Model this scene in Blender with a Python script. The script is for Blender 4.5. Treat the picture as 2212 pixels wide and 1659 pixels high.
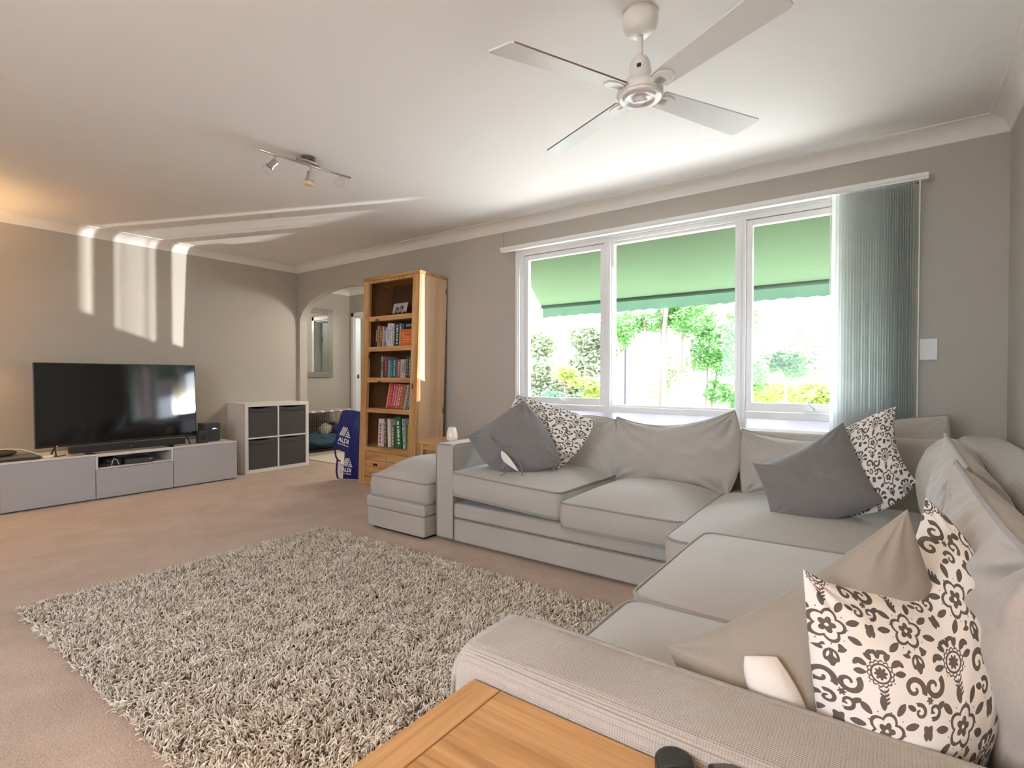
import bpy, math, random
import numpy as np
from mathutils import Matrix, Vector, Euler, Quaternion
PI = math.pi
for _o in list(bpy.data.objects):
    bpy.data.objects.remove(_o)
SC = bpy.context.scene
COL = SC.collection
rng = np.random.default_rng(7)

# ------------------------------------------------------------------ camera
yaw, pit, rol, fpx = 0.6248, -0.0137, 0.0012, 1132.66
fw = Vector((-math.sin(yaw) * math.cos(pit), math.cos(yaw) * math.cos(pit), math.sin(pit)))
rt = Vector((math.cos(yaw), math.sin(yaw), 0))
up = rt.cross(fw)
r2 = rt * math.cos(rol) + up * math.sin(rol)
u2 = -rt * math.sin(rol) + up * math.cos(rol)
cd = bpy.data.cameras.new('camera')
cam = bpy.data.objects.new('camera', cd)
COL.objects.link(cam)
M = Matrix((r2, u2, -fw)).transposed().to_4x4()
M.translation = Vector((6.0717, -3.7910, 1.0670))
cam.matrix_world = M
cd.sensor_fit = 'HORIZONTAL'
cd.sensor_width = 36.0
cd.lens = fpx / 2212 * 36.0
cd.clip_start = 0.02
cd.clip_end = 500
SC.camera = cam

# ------------------------------------------------------------------ light and exposure
vs = SC.view_settings
vs.view_transform = 'Standard'
vs.look = 'None'
vs.exposure = 1.86
vs.gamma = 1.0
vs.use_curve_mapping = False
SC.cycles.max_bounces = 10
SC.cycles.diffuse_bounces = 6
SC.cycles.glossy_bounces = 4
SC.cycles.transmission_bounces = 6
SC.cycles.transparent_max_bounces = 12
SC.cycles.caustics_reflective = False
SC.cycles.caustics_refractive = False
SC.cycles.sample_clamp_indirect = 6.0
SC.cycles.use_denoising = True

world = bpy.data.worlds.new('sky')
SC.world = world
world.use_nodes = True
bgn = world.node_tree.nodes['Background']
bgn.inputs[0].default_value = (0.84, 0.91, 1.08, 1)
bgn.inputs[1].default_value = 4.2


def light(name, kind, loc, energy, color=(1, 1, 1), size=0.1, size_y=None, target=None, angle=None, portal=False):
    ld = bpy.data.lights.new(name, kind)
    o = bpy.data.objects.new(name, ld)
    COL.objects.link(o)
    o.location = loc
    ld.energy = energy
    ld.color = color
    if kind == 'AREA':
        ld.shape = 'RECTANGLE'
        ld.size = size
        ld.size_y = size_y or size
        if portal:
            ld.cycles.is_portal = True
    elif kind in ('POINT', 'SPOT'):
        ld.shadow_soft_size = size
    if kind == 'SPOT':
        ld.spot_size = angle
        ld.spot_blend = 0.05
    if kind == 'SUN':
        ld.angle = angle or 0.01
    if target is not None:
        d = Vector(target) - Vector(loc)
        o.rotation_euler = d.to_track_quat('-Z', 'Y').to_euler()
    return o


light('sun', 'SUN', (3, 10, 12), 9.0, (1.0, 0.95, 0.90), target=(3 + 1.6, 10 - 5.2, 0), angle=0.02)
# added unseen spot for sun glare reflected from below: streaks on wall and ceiling
light('low_glare_spot', 'SPOT', (17.5, 4.85, -0.78), 7200.0, (1.0, 0.97, 0.94), size=0.06,
      target=(4.6, 0, 1.35), angle=math.radians(14))
# last low sun between the trees
light('low_sun_glint', 'SPOT', (14.0, 4.36, 1.453), 2600.0, (1.0, 0.84, 0.66), size=0.05,
      target=(3.62, 0, 0.96), angle=math.radians(1.9))
light('window_portal', 'AREA', (4.76, 0.22, 1.45), 1, size=2.9, size_y=1.5, target=(4.76, -2, 1.45), portal=True)
light('rear_window_portal', 'AREA', (4.6, -5.98, 1.5), 1, size=2.2, size_y=1.4, target=(4.6, -3, 1.5), portal=True)

# ------------------------------------------------------------------ material helpers


def newmat(name):
    m = bpy.data.materials.new(name)
    m.use_nodes = True
    nt = m.node_tree
    return m, nt, nt.nodes['Principled BSDF'], nt.nodes, nt.links


def plain(name, col, rough=0.5, metal=0.0, spec=0.5, coat=0.0, bump=0.0, bscale=200.0, var=0.0, vscale=3.0):
    m, nt, b, N, L = newmat(name)
    b.inputs['Base Color'].default_value = (*col, 1)
    b.inputs['Roughness'].default_value = rough
    b.inputs['Metallic'].default_value = metal
    b.inputs['Specular IOR Level'].default_value = spec
    b.inputs['Coat Weight'].default_value = coat
    tc = N.new('ShaderNodeTexCoord')
    if var or bump:
        nz = N.new('ShaderNodeTexNoise')
        nz.inputs['Scale'].default_value = vscale
        nz.inputs['Detail'].default_value = 4
        L.new(tc.outputs['Object'], nz.inputs['Vector'])
    if var:
        mx = N.new('ShaderNodeMix')
        mx.data_type = 'RGBA'
        mx.inputs[6].default_value = (*[c * (1 - var) for c in col], 1)
        mx.inputs[7].default_value = (*[min(1, c * (1 + var)) for c in col], 1)
        L.new(nz.outputs[0], mx.inputs[0])
        L.new(mx.outputs[2], b.inputs['Base Color'])
    if bump:
        n2 = N.new('ShaderNodeTexNoise')
        n2.inputs['Scale'].default_value = bscale
        n2.inputs['Detail'].default_value = 3
        L.new(tc.outputs['Object'], n2.inputs['Vector'])
        bp = N.new('ShaderNodeBump')
        bp.inputs['Strength'].default_value = bump
        bp.inputs['Distance'].default_value = 0.004
        L.new(n2.outputs[0], bp.inputs['Height'])
        L.new(bp.outputs[0], b.inputs['Normal'])
    return m


def weave(name, col, pitch=0.0034, depth=0.5, contrast=0.25, sheen=0.2):
    """woven cloth: crossing threads in object space on every face"""
    m, nt, b, N, L = newmat(name)
    b.inputs['Roughness'].default_value = 0.92
    b.inputs['Specular IOR Level'].default_value = 0.15
    b.inputs['Sheen Weight'].default_value = sheen
    tc = N.new('ShaderNodeTexCoord')
    sep = N.new('ShaderNodeSeparateXYZ')
    L.new(tc.outputs['Object'], sep.inputs[0])
    acc = None
    for i in range(3):
        ml = N.new('ShaderNodeMath'); ml.operation = 'MULTIPLY'
        ml.inputs[1].default_value = 2 * PI / pitch if pitch else 0.0
        L.new(sep.outputs[i], ml.inputs[0])
        sn = N.new('ShaderNodeMath'); sn.operation = 'SINE'
        L.new(ml.outputs[0], sn.inputs[0])
        if acc is None:
            acc = sn
        else:
            ad = N.new('ShaderNodeMath'); ad.operation = 'ADD'
            L.new(acc.outputs[0], ad.inputs[0]); L.new(sn.outputs[0], ad.inputs[1])
            acc = ad
    mr = N.new('ShaderNodeMapRange')
    mr.inputs[1].default_value = -2; mr.inputs[2].default_value = 2
    L.new(acc.outputs[0], mr.inputs[0])
    nz = N.new('ShaderNodeTexNoise'); nz.inputs['Scale'].default_value = 260; nz.inputs['Detail'].default_value = 2
    L.new(tc.outputs['Object'], nz.inputs['Vector'])
    nb = N.new('ShaderNodeTexNoise'); nb.inputs['Scale'].default_value = 5; nb.inputs['Detail'].default_value = 3
    L.new(tc.outputs['Object'], nb.inputs['Vector'])
    a1 = N.new('ShaderNodeMath'); a1.operation = 'MULTIPLY_ADD'
    L.new(nz.outputs[0], a1.inputs[0]); a1.inputs[1].default_value = 0.6; L.new(mr.outputs[0], a1.inputs[2])
    a2 = N.new('ShaderNodeMath'); a2.operation = 'MULTIPLY_ADD'
    L.new(nb.outputs[0], a2.inputs[0]); a2.inputs[1].default_value = 0.3; L.new(a1.outputs[0], a2.inputs[2])
    mr2 = N.new('ShaderNodeMapRange')
    mr2.inputs[1].default_value = 0.3; mr2.inputs[2].default_value = 1.6
    L.new(a2.outputs[0], mr2.inputs[0])
    mx = N.new('ShaderNodeMix'); mx.data_type = 'RGBA'
    mx.inputs[6].default_value = (*[c * (1 - contrast) for c in col], 1)
    mx.inputs[7].default_value = (*[min(1, c * (1 + contrast)) for c in col], 1)
    L.new(mr2.outputs[0], mx.inputs[0])
    L.new(mx.outputs[2], b.inputs['Base Color'])
    bp = N.new('ShaderNodeBump'); bp.inputs['Strength'].default_value = depth; bp.inputs['Distance'].default_value = 0.0012
    L.new(a1.outputs[0], bp.inputs['Height'])
    L.new(bp.outputs[0], b.inputs['Normal'])
    return m


def wood(name, c1, c2, c3, axis=0, scale=1.0, rough=0.42):
    m, nt, b, N, L = newmat(name)
    b.inputs['Roughness'].default_value = rough
    tc = N.new('ShaderNodeTexCoord')
    mp = N.new('ShaderNodeMapping')
    s = [14 * scale] * 3
    s[axis] = 0.9 * scale
    mp.inputs['Scale'].default_value = s
    L.new(tc.outputs['Object'], mp.inputs['Vector'])
    n1 = N.new('ShaderNodeTexNoise'); n1.inputs['Scale'].default_value = 1.0; n1.inputs['Detail'].default_value = 7
    n1.inputs['Roughness'].default_value = 0.62; n1.inputs['Distortion'].default_value = 0.7
    L.new(mp.outputs[0], n1.inputs['Vector'])
    mp2 = N.new('ShaderNodeMapping')
    s2 = [120 * scale] * 3
    s2[axis] = 5 * scale
    mp2.inputs['Scale'].default_value = s2
    L.new(tc.outputs['Object'], mp2.inputs['Vector'])
    n2 = N.new('ShaderNodeTexNoise'); n2.inputs['Scale'].default_value = 1.0; n2.inputs['Detail'].default_value = 3
    L.new(mp2.outputs[0], n2.inputs['Vector'])
    cr = N.new('ShaderNodeValToRGB')
    e = cr.color_ramp.elements
    e[0].position = 0.30; e[0].color = (*c1, 1)
    e[1].position = 0.72; e[1].color = (*c3, 1)
    k = e.new(0.50); k.color = (*c2, 1)
    ad = N.new('ShaderNodeMath'); ad.operation = 'MULTIPLY_ADD'
    L.new(n2.outputs[0], ad.inputs[0]); ad.inputs[1].default_value = 0.35; L.new(n1.outputs[0], ad.inputs[2])
    sb = N.new('ShaderNodeMath'); sb.operation = 'SUBTRACT'; sb.inputs[1].default_value = 0.17
    L.new(ad.outputs[0], sb.inputs[0])
    L.new(sb.outputs[0], cr.inputs[0])
    # knots
    mp3 = N.new('ShaderNodeMapping')
    s3 = [9.0] * 3
    s3[axis] = 3.6
    mp3.inputs['Scale'].default_value = s3
    L.new(tc.outputs['Object'], mp3.inputs['Vector'])
    vo = N.new('ShaderNodeTexVoronoi'); vo.inputs['Scale'].default_value = 0.8
    L.new(mp3.outputs[0], vo.inputs['Vector'])
    kr = N.new('ShaderNodeMapRange'); kr.inputs[1].default_value = 0.06; kr.inputs[2].default_value = 0.13
    L.new(vo.outputs['Distance'], kr.inputs[0])
    mx = N.new('ShaderNodeMix'); mx.data_type = 'RGBA'
    mx.inputs[6].default_value = (c1[0] * 0.35, c1[1] * 0.3, c1[2] * 0.25, 1)
    L.new(kr.outputs[0], mx.inputs[0]); L.new(cr.outputs[0], mx.inputs[7])
    L.new(mx.outputs[2], b.inputs['Base Color'])
    bp = N.new('ShaderNodeBump'); bp.inputs['Strength'].default_value = 0.15; bp.inputs['Distance'].default_value = 0.002
    L.new(sb.outputs[0], bp.inputs['Height']); L.new(bp.outputs[0], b.inputs['Normal'])
    return m


MAT = {}
MAT['wall'] = plain('wall_paint', (0.455, 0.425, 0.375), 0.75, bump=0.06, bscale=500, var=0.02)
MAT['ceil'] = plain('ceiling_paint', (0.80, 0.785, 0.77), 0.85, bump=0.04, bscale=300, var=0.012, vscale=1)
MAT['trim'] = plain('cornice_paint', (0.80, 0.775, 0.735), 0.6, var=0.01)
MAT['white'] = plain('white_gloss_paint', (0.82, 0.82, 0.81), 0.28, var=0.01)
MAT['whitepl'] = plain('white_plastic', (0.80, 0.80, 0.79), 0.3, var=0.01)
MAT['lino'] = weave('linen_upholstery', (0.435, 0.41, 0.372), 0, 0.5, 0.26)
MAT['linoarm'] = weave('basket_weave_upholstery', (0.43, 0.412, 0.378), 0.0036, 0.8, 0.20)
MAT['piping'] = weave('piping_cord', (0.30, 0.285, 0.265), 0, 0.6, 0.22)
MAT['greycush'] = weave('slate_linen', (0.20, 0.192, 0.19), 0, 0.25, 0.10)
MAT['beigecush'] = weave('stone_linen', (0.30, 0.275, 0.24), 0, 0.3, 0.12)
MAT['insert'] = plain('white_cushion_lining', (0.78, 0.74, 0.68), 0.9, var=0.03, vscale=30)
OAK = ((0.30, 0.145, 0.05), (0.55, 0.31, 0.12), (0.70, 0.44, 0.21))
for k, ax in (('x', 0), ('y', 1), ('z', 2)):
    MAT['oak' + k] = wood('oak_grain_' + k, *OAK, axis=ax)
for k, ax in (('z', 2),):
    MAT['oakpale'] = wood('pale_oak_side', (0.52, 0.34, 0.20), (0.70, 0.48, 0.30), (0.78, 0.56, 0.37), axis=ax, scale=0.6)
MAT['oakshade'] = plain('oak_back_shade', (0.10, 0.052, 0.022), 0.6, var=0.15, vscale=8)  # darkened so the shade of the shelf recess sits in the colour
MAT['black'] = plain('black_plastic', (0.012, 0.012, 0.013), 0.35, var=0.1)
MAT['blackm'] = plain('matt_black', (0.02, 0.02, 0.022), 0.7, var=0.1)
MAT['charcoal'] = plain('charcoal_plastic', (0.045, 0.048, 0.055), 0.45, var=0.1)
MAT['screen'] = plain('screen_glass', (0.006, 0.006, 0.006), 0.06, spec=0.7, var=0.02)
MAT['besta'] = plain('pale_grey_lacquer', (0.46, 0.465, 0.49), 0.24, spec=0.45, var=0.006)
MAT['bestaw'] = plain('cabinet_white', (0.72, 0.70, 0.67), 0.4, var=0.01)
MAT['bin'] = weave('dark_grey_felt', (0.072, 0.068, 0.072), 0, 0.3, 0.2)
MAT['steel'] = plain('brushed_nickel', (0.55, 0.51, 0.47), 0.3, 1.0, var=0.03, vscale=30)
MAT['fanwhite'] = plain('fan_white', (0.74, 0.74, 0.71), 0.3, var=0.01)
MAT['fanblade'] = plain('fan_blade_white', (0.70, 0.71, 0.70), 0.38, var=0.01)
MAT['fandark'] = plain('fan_blade_edge', (0.22, 0.17, 0.14), 0.6)
MAT['blue'] = plain('royal_blue_bag', (0.008, 0.018, 0.16), 0.38, bump=0.5, bscale=25, var=0.1, vscale=14)
MAT['logo'] = plain('logo_white', (0.78, 0.78, 0.80), 0.5)
MAT['porcelain'] = plain('white_porcelain', (0.86, 0.80, 0.77), 0.18, coat=0.4)
MAT['mirrorglass'] = plain('mirror_silver', (0.93, 0.94, 0.93), 0.01, 1.0)
MAT['pewter'] = plain('pewter_frame', (0.36, 0.325, 0.30), 0.38, 0.55, var=0.12, vscale=25)
MAT['doorgreen'] = plain('pale_green_paint', (0.50, 0.55, 0.47), 0.4, var=0.01)
MAT['brass'] = plain('dull_brass', (0.30, 0.24, 0.15), 0.4, 0.9)
MAT['wire'] = plain('black_wire', (0.03, 0.03, 0.035), 0.4, 0.6)
MAT['brick'] = plain('brown_brick', (0.30, 0.17, 0.12), 0.9, var=0.25, vscale=12)
MAT['brownpaint'] = plain('brown_timber_paint', (0.16, 0.09, 0.07), 0.6, var=0.1)


def carpet_mat():
    m, nt, b, N, L = newmat('cut_pile_carpet')
    b.inputs['Roughness'].default_value = 0.97
    b.inputs['Specular IOR Level'].default_value = 0.08
    b.inputs['Sheen Weight'].default_value = 0.25
    tc = N.new('ShaderNodeTexCoord')
    n1 = N.new('ShaderNodeTexNoise'); n1.inputs['Scale'].default_value = 3.4; n1.inputs['Detail'].default_value = 7; n1.inputs['Distortion'].default_value = 0.5
    n2 = N.new('ShaderNodeTexNoise'); n2.inputs['Scale'].default_value = 160; n2.inputs['Detail'].default_value = 3
    L.new(tc.outputs['Object'], n1.inputs['Vector']); L.new(tc.outputs['Object'], n2.inputs['Vector'])
    cr = N.new('ShaderNodeValToRGB')
    e = cr.color_ramp.elements
    e[0].position = 0.36; e[0].color = (0.46, 0.345, 0.260, 1)
    e[1].position = 0.62; e[1].color = (0.54, 0.41, 0.315, 1)
    L.new(n1.outputs[0], cr.inputs[0])
    mx = N.new('ShaderNodeMix'); mx.data_type = 'RGBA'; mx.blend_type = 'MULTIPLY'
    mx.inputs[0].default_value = 1
    mr = N.new('ShaderNodeMapRange'); mr.inputs[1].default_value = 0.3; mr.inputs[2].default_value = 0.7; mr.inputs[3].default_value = 0.78; mr.inputs[4].default_value = 1.12
    L.new(n2.outputs[0], mr.inputs[0])
    L.new(cr.outputs[0], mx.inputs[6]); L.new(mr.outputs[0], mx.inputs[7])
    L.new(mx.outputs[2], b.inputs['Base Color'])
    bp = N.new('ShaderNodeBump'); bp.inputs['Strength'].default_value = 0.7; bp.inputs['Distance'].default_value = 0.006
    L.new(n2.outputs[0], bp.inputs['Height']); L.new(bp.outputs[0], b.inputs['Normal'])
    return m


MAT['carpet'] = carpet_mat()


def rug_mat():
    m, nt, b, N, L = newmat('shag_yarn')
    b.inputs['Roughness'].default_value = 0.85
    b.inputs['Specular IOR Level'].default_value = 0.2
    at = N.new('ShaderNodeAttribute'); at.attribute_name = 'tone'
    cr = N.new('ShaderNodeValToRGB')
    e = cr.color_ramp.elements
    e[0].position = 0.0; e[0].color = (0.36, 0.27, 0.19, 1)
    e[1].position = 1.0; e[1].color = (0.94, 0.87, 0.77, 1)
    k = e.new(0.5); k.color = (0.80, 0.70, 0.59, 1)
    L.new(at.outputs['Fac'], cr.inputs[0])
    L.new(cr.outputs[0], b.inputs['Base Color'])
    return m


MAT['rug'] = rug_mat()


def motif_mat(name, light_c, dark_c):
    m, nt, b, N, L = newmat(name)
    b.inputs['Roughness'].default_value = 0.85
    b.inputs['Specular IOR Level'].default_value = 0.2
    at = N.new('ShaderNodeAttribute'); at.attribute_name = 'motif'
    mr = N.new('ShaderNodeMapRange')
    mr.inputs[1].default_value = -0.00025; mr.inputs[2].default_value = 0.00025
    L.new(at.outputs['Fac'], mr.inputs[0])
    mx = N.new('ShaderNodeMix'); mx.data_type = 'RGBA'
    mx.inputs[6].default_value = (*light_c, 1); mx.inputs[7].default_value = (*dark_c, 1)
    L.new(mr.outputs[0], mx.inputs[0]); L.new(mx.outputs[2], b.inputs['Base Color'])
    tc = N.new('ShaderNodeTexCoord')
    nz = N.new('ShaderNodeTexNoise'); nz.inputs['Scale'].default_value = 600
    L.new(tc.outputs['Object'], nz.inputs['Vector'])
    bp = N.new('ShaderNodeBump'); bp.inputs['Strength'].default_value = 0.2; bp.inputs['Distance'].default_value = 0.001
    L.new(nz.outputs[0], bp.inputs['Height']); L.new(bp.outputs[0], b.inputs['Normal'])
    return m


MAT['motif'] = motif_mat('floral_print', (0.80, 0.77, 0.72), (0.115, 0.100, 0.090))


def translucent(name, col, tcol, fac=0.5, rough=0.8, var=0.0, vscale=5, emit=None):
    m, nt, b, N, L = newmat(name)
    out = nt.nodes['Material Output']
    b.inputs['Base Color'].default_value = (*col, 1)
    b.inputs['Roughness'].default_value = rough
    tr = N.new('ShaderNodeBsdfTranslucent')
    tr.inputs[0].default_value = (*tcol, 1)
    ms = N.new('ShaderNodeMixShader'); ms.inputs[0].default_value = fac
    L.new(b.outputs[0], ms.inputs[1]); L.new(tr.outputs[0], ms.inputs[2]); L.new(ms.outputs[0], out.inputs[0])
    if var:
        tc = N.new('ShaderNodeTexCoord')
        nz = N.new('ShaderNodeTexNoise'); nz.inputs['Scale'].default_value = vscale; nz.inputs['Detail'].default_value = 3
        L.new(tc.outputs['Object'], nz.inputs['Vector'])
        for c, tgt in ((col, b.inputs['Base Color']), (tcol, tr.inputs[0])):
            mx = N.new('ShaderNodeMix'); mx.data_type = 'RGBA'
            mx.inputs[6].default_value = (*[x * (1 - var) for x in c], 1)
            mx.inputs[7].default_value = (*[min(1, x * (1 + var)) for x in c], 1)
            L.new(nz.outputs[0], mx.inputs[0]); L.new(mx.outputs[2], tgt)
    return m


MAT['awning'] = translucent('green_canvas', (0.125, 0.19, 0.10), (0.12, 0.19, 0.095), 0.5, var=0.05, vscale=2)
MAT['awningdark'] = translucent('green_canvas_hem', (0.075, 0.14, 0.09), (0.07, 0.13, 0.08), 0.45, var=0.08, vscale=4)
MAT['slat'] = translucent('grey_blind_fabric', (0.80, 0.81, 0.78), (0.84, 0.87, 0.86), 0.6, var=0.05)
MAT['leafg'] = translucent('green_leaves', (0.10, 0.22, 0.06), (0.15, 0.33, 0.09), 0.6, 0.5, var=0.3, vscale=3)
MAT['leafy'] = translucent('lime_leaves', (0.26, 0.32, 0.09), (0.36, 0.44, 0.12), 0.6, 0.5, var=0.2, vscale=3)
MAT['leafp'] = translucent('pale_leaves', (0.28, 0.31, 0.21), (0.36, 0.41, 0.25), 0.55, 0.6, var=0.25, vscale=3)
MAT['leafb'] = translucent('blue_green_leaves', (0.045, 0.12, 0.075), (0.06, 0.17, 0.09), 0.55, 0.5, var=0.3, vscale=3)
MAT['bark'] = plain('pale_bark', (0.20, 0.145, 0.115), 0.9, var=0.25, vscale=6)
MAT['grass'] = plain('dry_lawn', (0.46, 0.45, 0.42), 0.95, var=0.3, vscale=0.6)


MAT['frosted'] = translucent('frosted_white_panel', (0.8, 0.8, 0.8), (0.42, 0.42, 0.45), 0.8, 0.4)


def glass_mat():
    m, nt, b, N, L = newmat('window_glass')
    out = nt.nodes['Material Output']
    tr = N.new('ShaderNodeBsdfTransparent'); tr.inputs[0].default_value = (0.96, 0.98, 0.97, 1)
    gl = N.new('ShaderNodeBsdfGlossy'); gl.inputs['Roughness'].default_value = 0.02
    fr = N.new('ShaderNodeFresnel'); fr.inputs[0].default_value = 1.45
    ms = N.new('ShaderNodeMixShader')
    ge = N.new('ShaderNodeNewGeometry')
    iv = N.new('ShaderNodeMath'); iv.operation = 'SUBTRACT'; iv.inputs[0].default_value = 1.0
    L.new(ge.outputs['Backfacing'], iv.inputs[1])
    mu = N.new('ShaderNodeMath'); mu.operation = 'MULTIPLY'
    L.new(fr.outputs[0], mu.inputs[0]); L.new(iv.outputs[0], mu.inputs[1])
    L.new(mu.outputs[0], ms.inputs[0]); L.new(tr.outputs[0], ms.inputs[1]); L.new(gl.outputs[0], ms.inputs[2])
    L.new(ms.outputs[0], out.inputs[0])
    return m


MAT['glass'] = glass_mat()


def emis(name, col, s):
    m, nt, b, N, L = newmat(name)
    b.inputs['Base Color'].default_value = (0, 0, 0, 1)
    b.inputs['Emission Color'].default_value = (*col, 1)
    b.inputs['Emission Strength'].default_value = s
    return m


MAT['led'] = emis('blue_white_display', (0.6, 0.75, 1.0), 0.6)
MAT['redled'] = emis('red_standby_light', (1.0, 0.1, 0.02), 1.5)
_cm = {}


def colmat(c, rough=0.5):
    k = tuple(round(x, 3) for x in c)
    if k not in _cm:
        _cm[k] = plain('coloured_cover', c, rough, var=0.08, vscale=20)
    return _cm[k]


# ------------------------------------------------------------------ object helpers
def tag(o, label=None, cat=None, group=None, kind=None):
    if label: o['label'] = label
    if cat: o['category'] = cat
    if group: o['group'] = group
    if kind: o['kind'] = kind
    return o


def thing(name, label, cat, loc=(0, 0, 0), rot=(0, 0, 0), group=None):
    o = bpy.data.objects.new(name, None)
    o.empty_display_size = 0.05
    COL.objects.link(o)
    o.location = loc
    o.rotation_euler = rot
    return tag(o, label, cat, group)


def root_matrix(o):
    while o.parent is not None:
        o = o.parent
    return Matrix.LocRotScale(o.location, o.rotation_euler, o.scale)


def link_mesh(name, V, F, mat, parent=None, smooth=False, bev=0.0, seg=2, world=True, subs=0, mats=None, fmat=None):
    V = np.asarray(V, dtype=float).reshape(-1, 3)
    if parent is not None and world:
        Mi = np.array(root_matrix(parent).inverted())
        V = V @ Mi[:3, :3].T + Mi[:3, 3]
    org = None
    me = bpy.data.meshes.new(name)
    if parent is None:
        # origin at the base centre of the thing
        org = np.array([(V[:, 0].min() + V[:, 0].max()) / 2, (V[:, 1].min() + V[:, 1].max()) / 2, V[:, 2].min()])
        V = V - org
    me.from_pydata(V.tolist(), [], [list(map(int, f)) for f in F])
    me.validate()
    o = bpy.data.objects.new(name, me)
    COL.objects.link(o)
    if org is not None:
        o.location = org
    if parent is not None:
        o.parent = parent
    for mm in ([mat] + list(mats or [])):
        me.materials.append(MAT[mm] if isinstance(mm, str) else mm)
    if fmat is not None:
        me.polygons.foreach_set('material_index', np.asarray(fmat, dtype=np.int32))
    if smooth:
        me.polygons.foreach_set('use_smooth', np.ones(len(me.polygons), dtype=bool))
    if bev:
        b = o.modifiers.new('bevel', 'BEVEL')
        b.width = bev
        b.segments = seg
        b.limit_method = 'ANGLE'
        b.angle_limit = math.radians(40)
        b.harden_normals = False
    if subs:
        s = o.modifiers.new('sub', 'SUBSURF')
        s.levels = subs; s.render_levels = subs
    return o


class MB:
    def __init__(s):
        s.V = []; s.F = []; s.m = []; s.cur = 0

    def add(s, V, F):
        n = len(s.V)
        s.V += [tuple(map(float, v)) for v in V]
        s.F += [tuple(int(i) + n for i in f) for f in F]
        s.m += [s.cur] * len(F)
        return s

    def mat(s, i):
        s.cur = i
        return s

    def box(s, x0, x1, y0, y1, z0, z1, mtx=None):
        V = [(x0, y0, z0), (x1, y0, z0), (x1, y1, z0), (x0, y1, z0), (x0, y0, z1), (x1, y0, z1), (x1, y1, z1), (x0, y1, z1)]
        if mtx is not None:
            V = [tuple(mtx @ Vector(v)) for v in V]
        return s.add(V, [(0, 3, 2, 1), (4, 5, 6, 7), (0, 1, 5, 4), (1, 2, 6, 5), (2, 3, 7, 6), (3, 0, 4, 7)])

    def lathe(s, prof, c=(0, 0, 0), n=32, mtx=None, cap=True):
        V = []; F = []
        for r, z in prof:
            for i in range(n):
                a = 2 * PI * i / n
                V.append((r * math.cos(a), r * math.sin(a), z))
        for j in range(len(prof) - 1):
            for i in range(n):
                k = (i + 1) % n
                F.append((j * n + i, j * n + k, (j + 1) * n + k, (j + 1) * n + i))
        if cap:
            F.append(tuple(range(n))[::-1])
            F.append(tuple(range((len(prof) - 1) * n, len(prof) * n)))
        if mtx is not None:
            V = [tuple(mtx @ Vector(v)) for v in V]
        V = [(v[0] + c[0], v[1] + c[1], v[2] + c[2]) for v in V]
        return s.add(V, F)

    def tube(s, P, r, closed=False, n=8, cap=True):
        P = [Vector(p) for p in P]
        m = len(P)
        rr = r if hasattr(r, '__len__') else [r] * m
        T = []
        for i in range(m):
            a = P[(i - 1) % m] if (closed or i > 0) else P[i]
            b = P[(i + 1) % m] if (closed or i < m - 1) else P[i]
            t = (b - a)
            T.append(t.normalized() if t.length > 1e-9 else Vector((0, 0, 1)))
        up_ = Vector((0, 0, 1)) if abs(T[0].z) < 0.9 else Vector((1, 0, 0))
        nrm = (up_ - T[0] * up_.dot(T[0])).normalized()
        V = []; F = []
        for i in range(m):
            if i:
                q = T[i - 1].rotation_difference(T[i])
                nrm = q @ nrm
                nrm = (nrm - T[i] * nrm.dot(T[i])).normalized()
            bn = T[i].cross(nrm)
            for k in range(n):
                a = 2 * PI * k / n
                V.append(P[i] + (nrm * math.cos(a) + bn * math.sin(a)) * rr[i])
        for i in range(m if closed else m - 1):
            j = (i + 1) % m
            for k in range(n):
                l = (k + 1) % n
                F.append((i * n + k, i * n + l, j * n + l, j * n + k))
        if cap and not closed:
            F.append(tuple(range(n))[::-1]); F.append(tuple(range((m - 1) * n, m * n)))
        return s.add(V, F)

    def prism(s, poly, axis, a, b):
        """poly: 2-D outline (CCW) extruded along axis from a to b"""
        n = len(poly)
        def P(p, t):
            if axis == 0: return (t, p[0], p[1])
            if axis == 1: return (p[0], t, p[1])
            return (p[0], p[1], t)
        V = [P(p, a) for p in poly] + [P(p, b) for p in poly]
        F = [tuple(range(n))[::-1], tuple(range(n, 2 * n))]
        for i in range(n):
            j = (i + 1) % n
            F.append((i, j, n + j, n + i))
        return s.add(V, F)

    def build(s, name, mat, parent=None, **k):
        if len(set(s.m)) > 1 and 'fmat' not in k:
            k['fmat'] = s.m
        return link_mesh(name, s.V, s.F, mat, parent, **k)


def struct(o):
    o['kind'] = 'structure'
    return o


def waves(P, seed, freq, n=7, aniso=(1, 1, 1)):
    """smooth pseudo noise from a few sine waves, about -1..1"""
    r = np.random.default_rng(seed)
    out = np.zeros(len(P))
    for i in range(n):
        k = r.normal(0, 1, 3) * np.array(aniso)
        k = k / (np.linalg.norm(k) + 1e-9) * freq * r.uniform(0.5, 1.6)
        ph = r.uniform(0, 2 * PI)
        out += np.sin(P @ k + ph + 0.8 * np.sin(P @ (k[::-1] * 0.7) + ph * 2))
    return out / n


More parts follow.
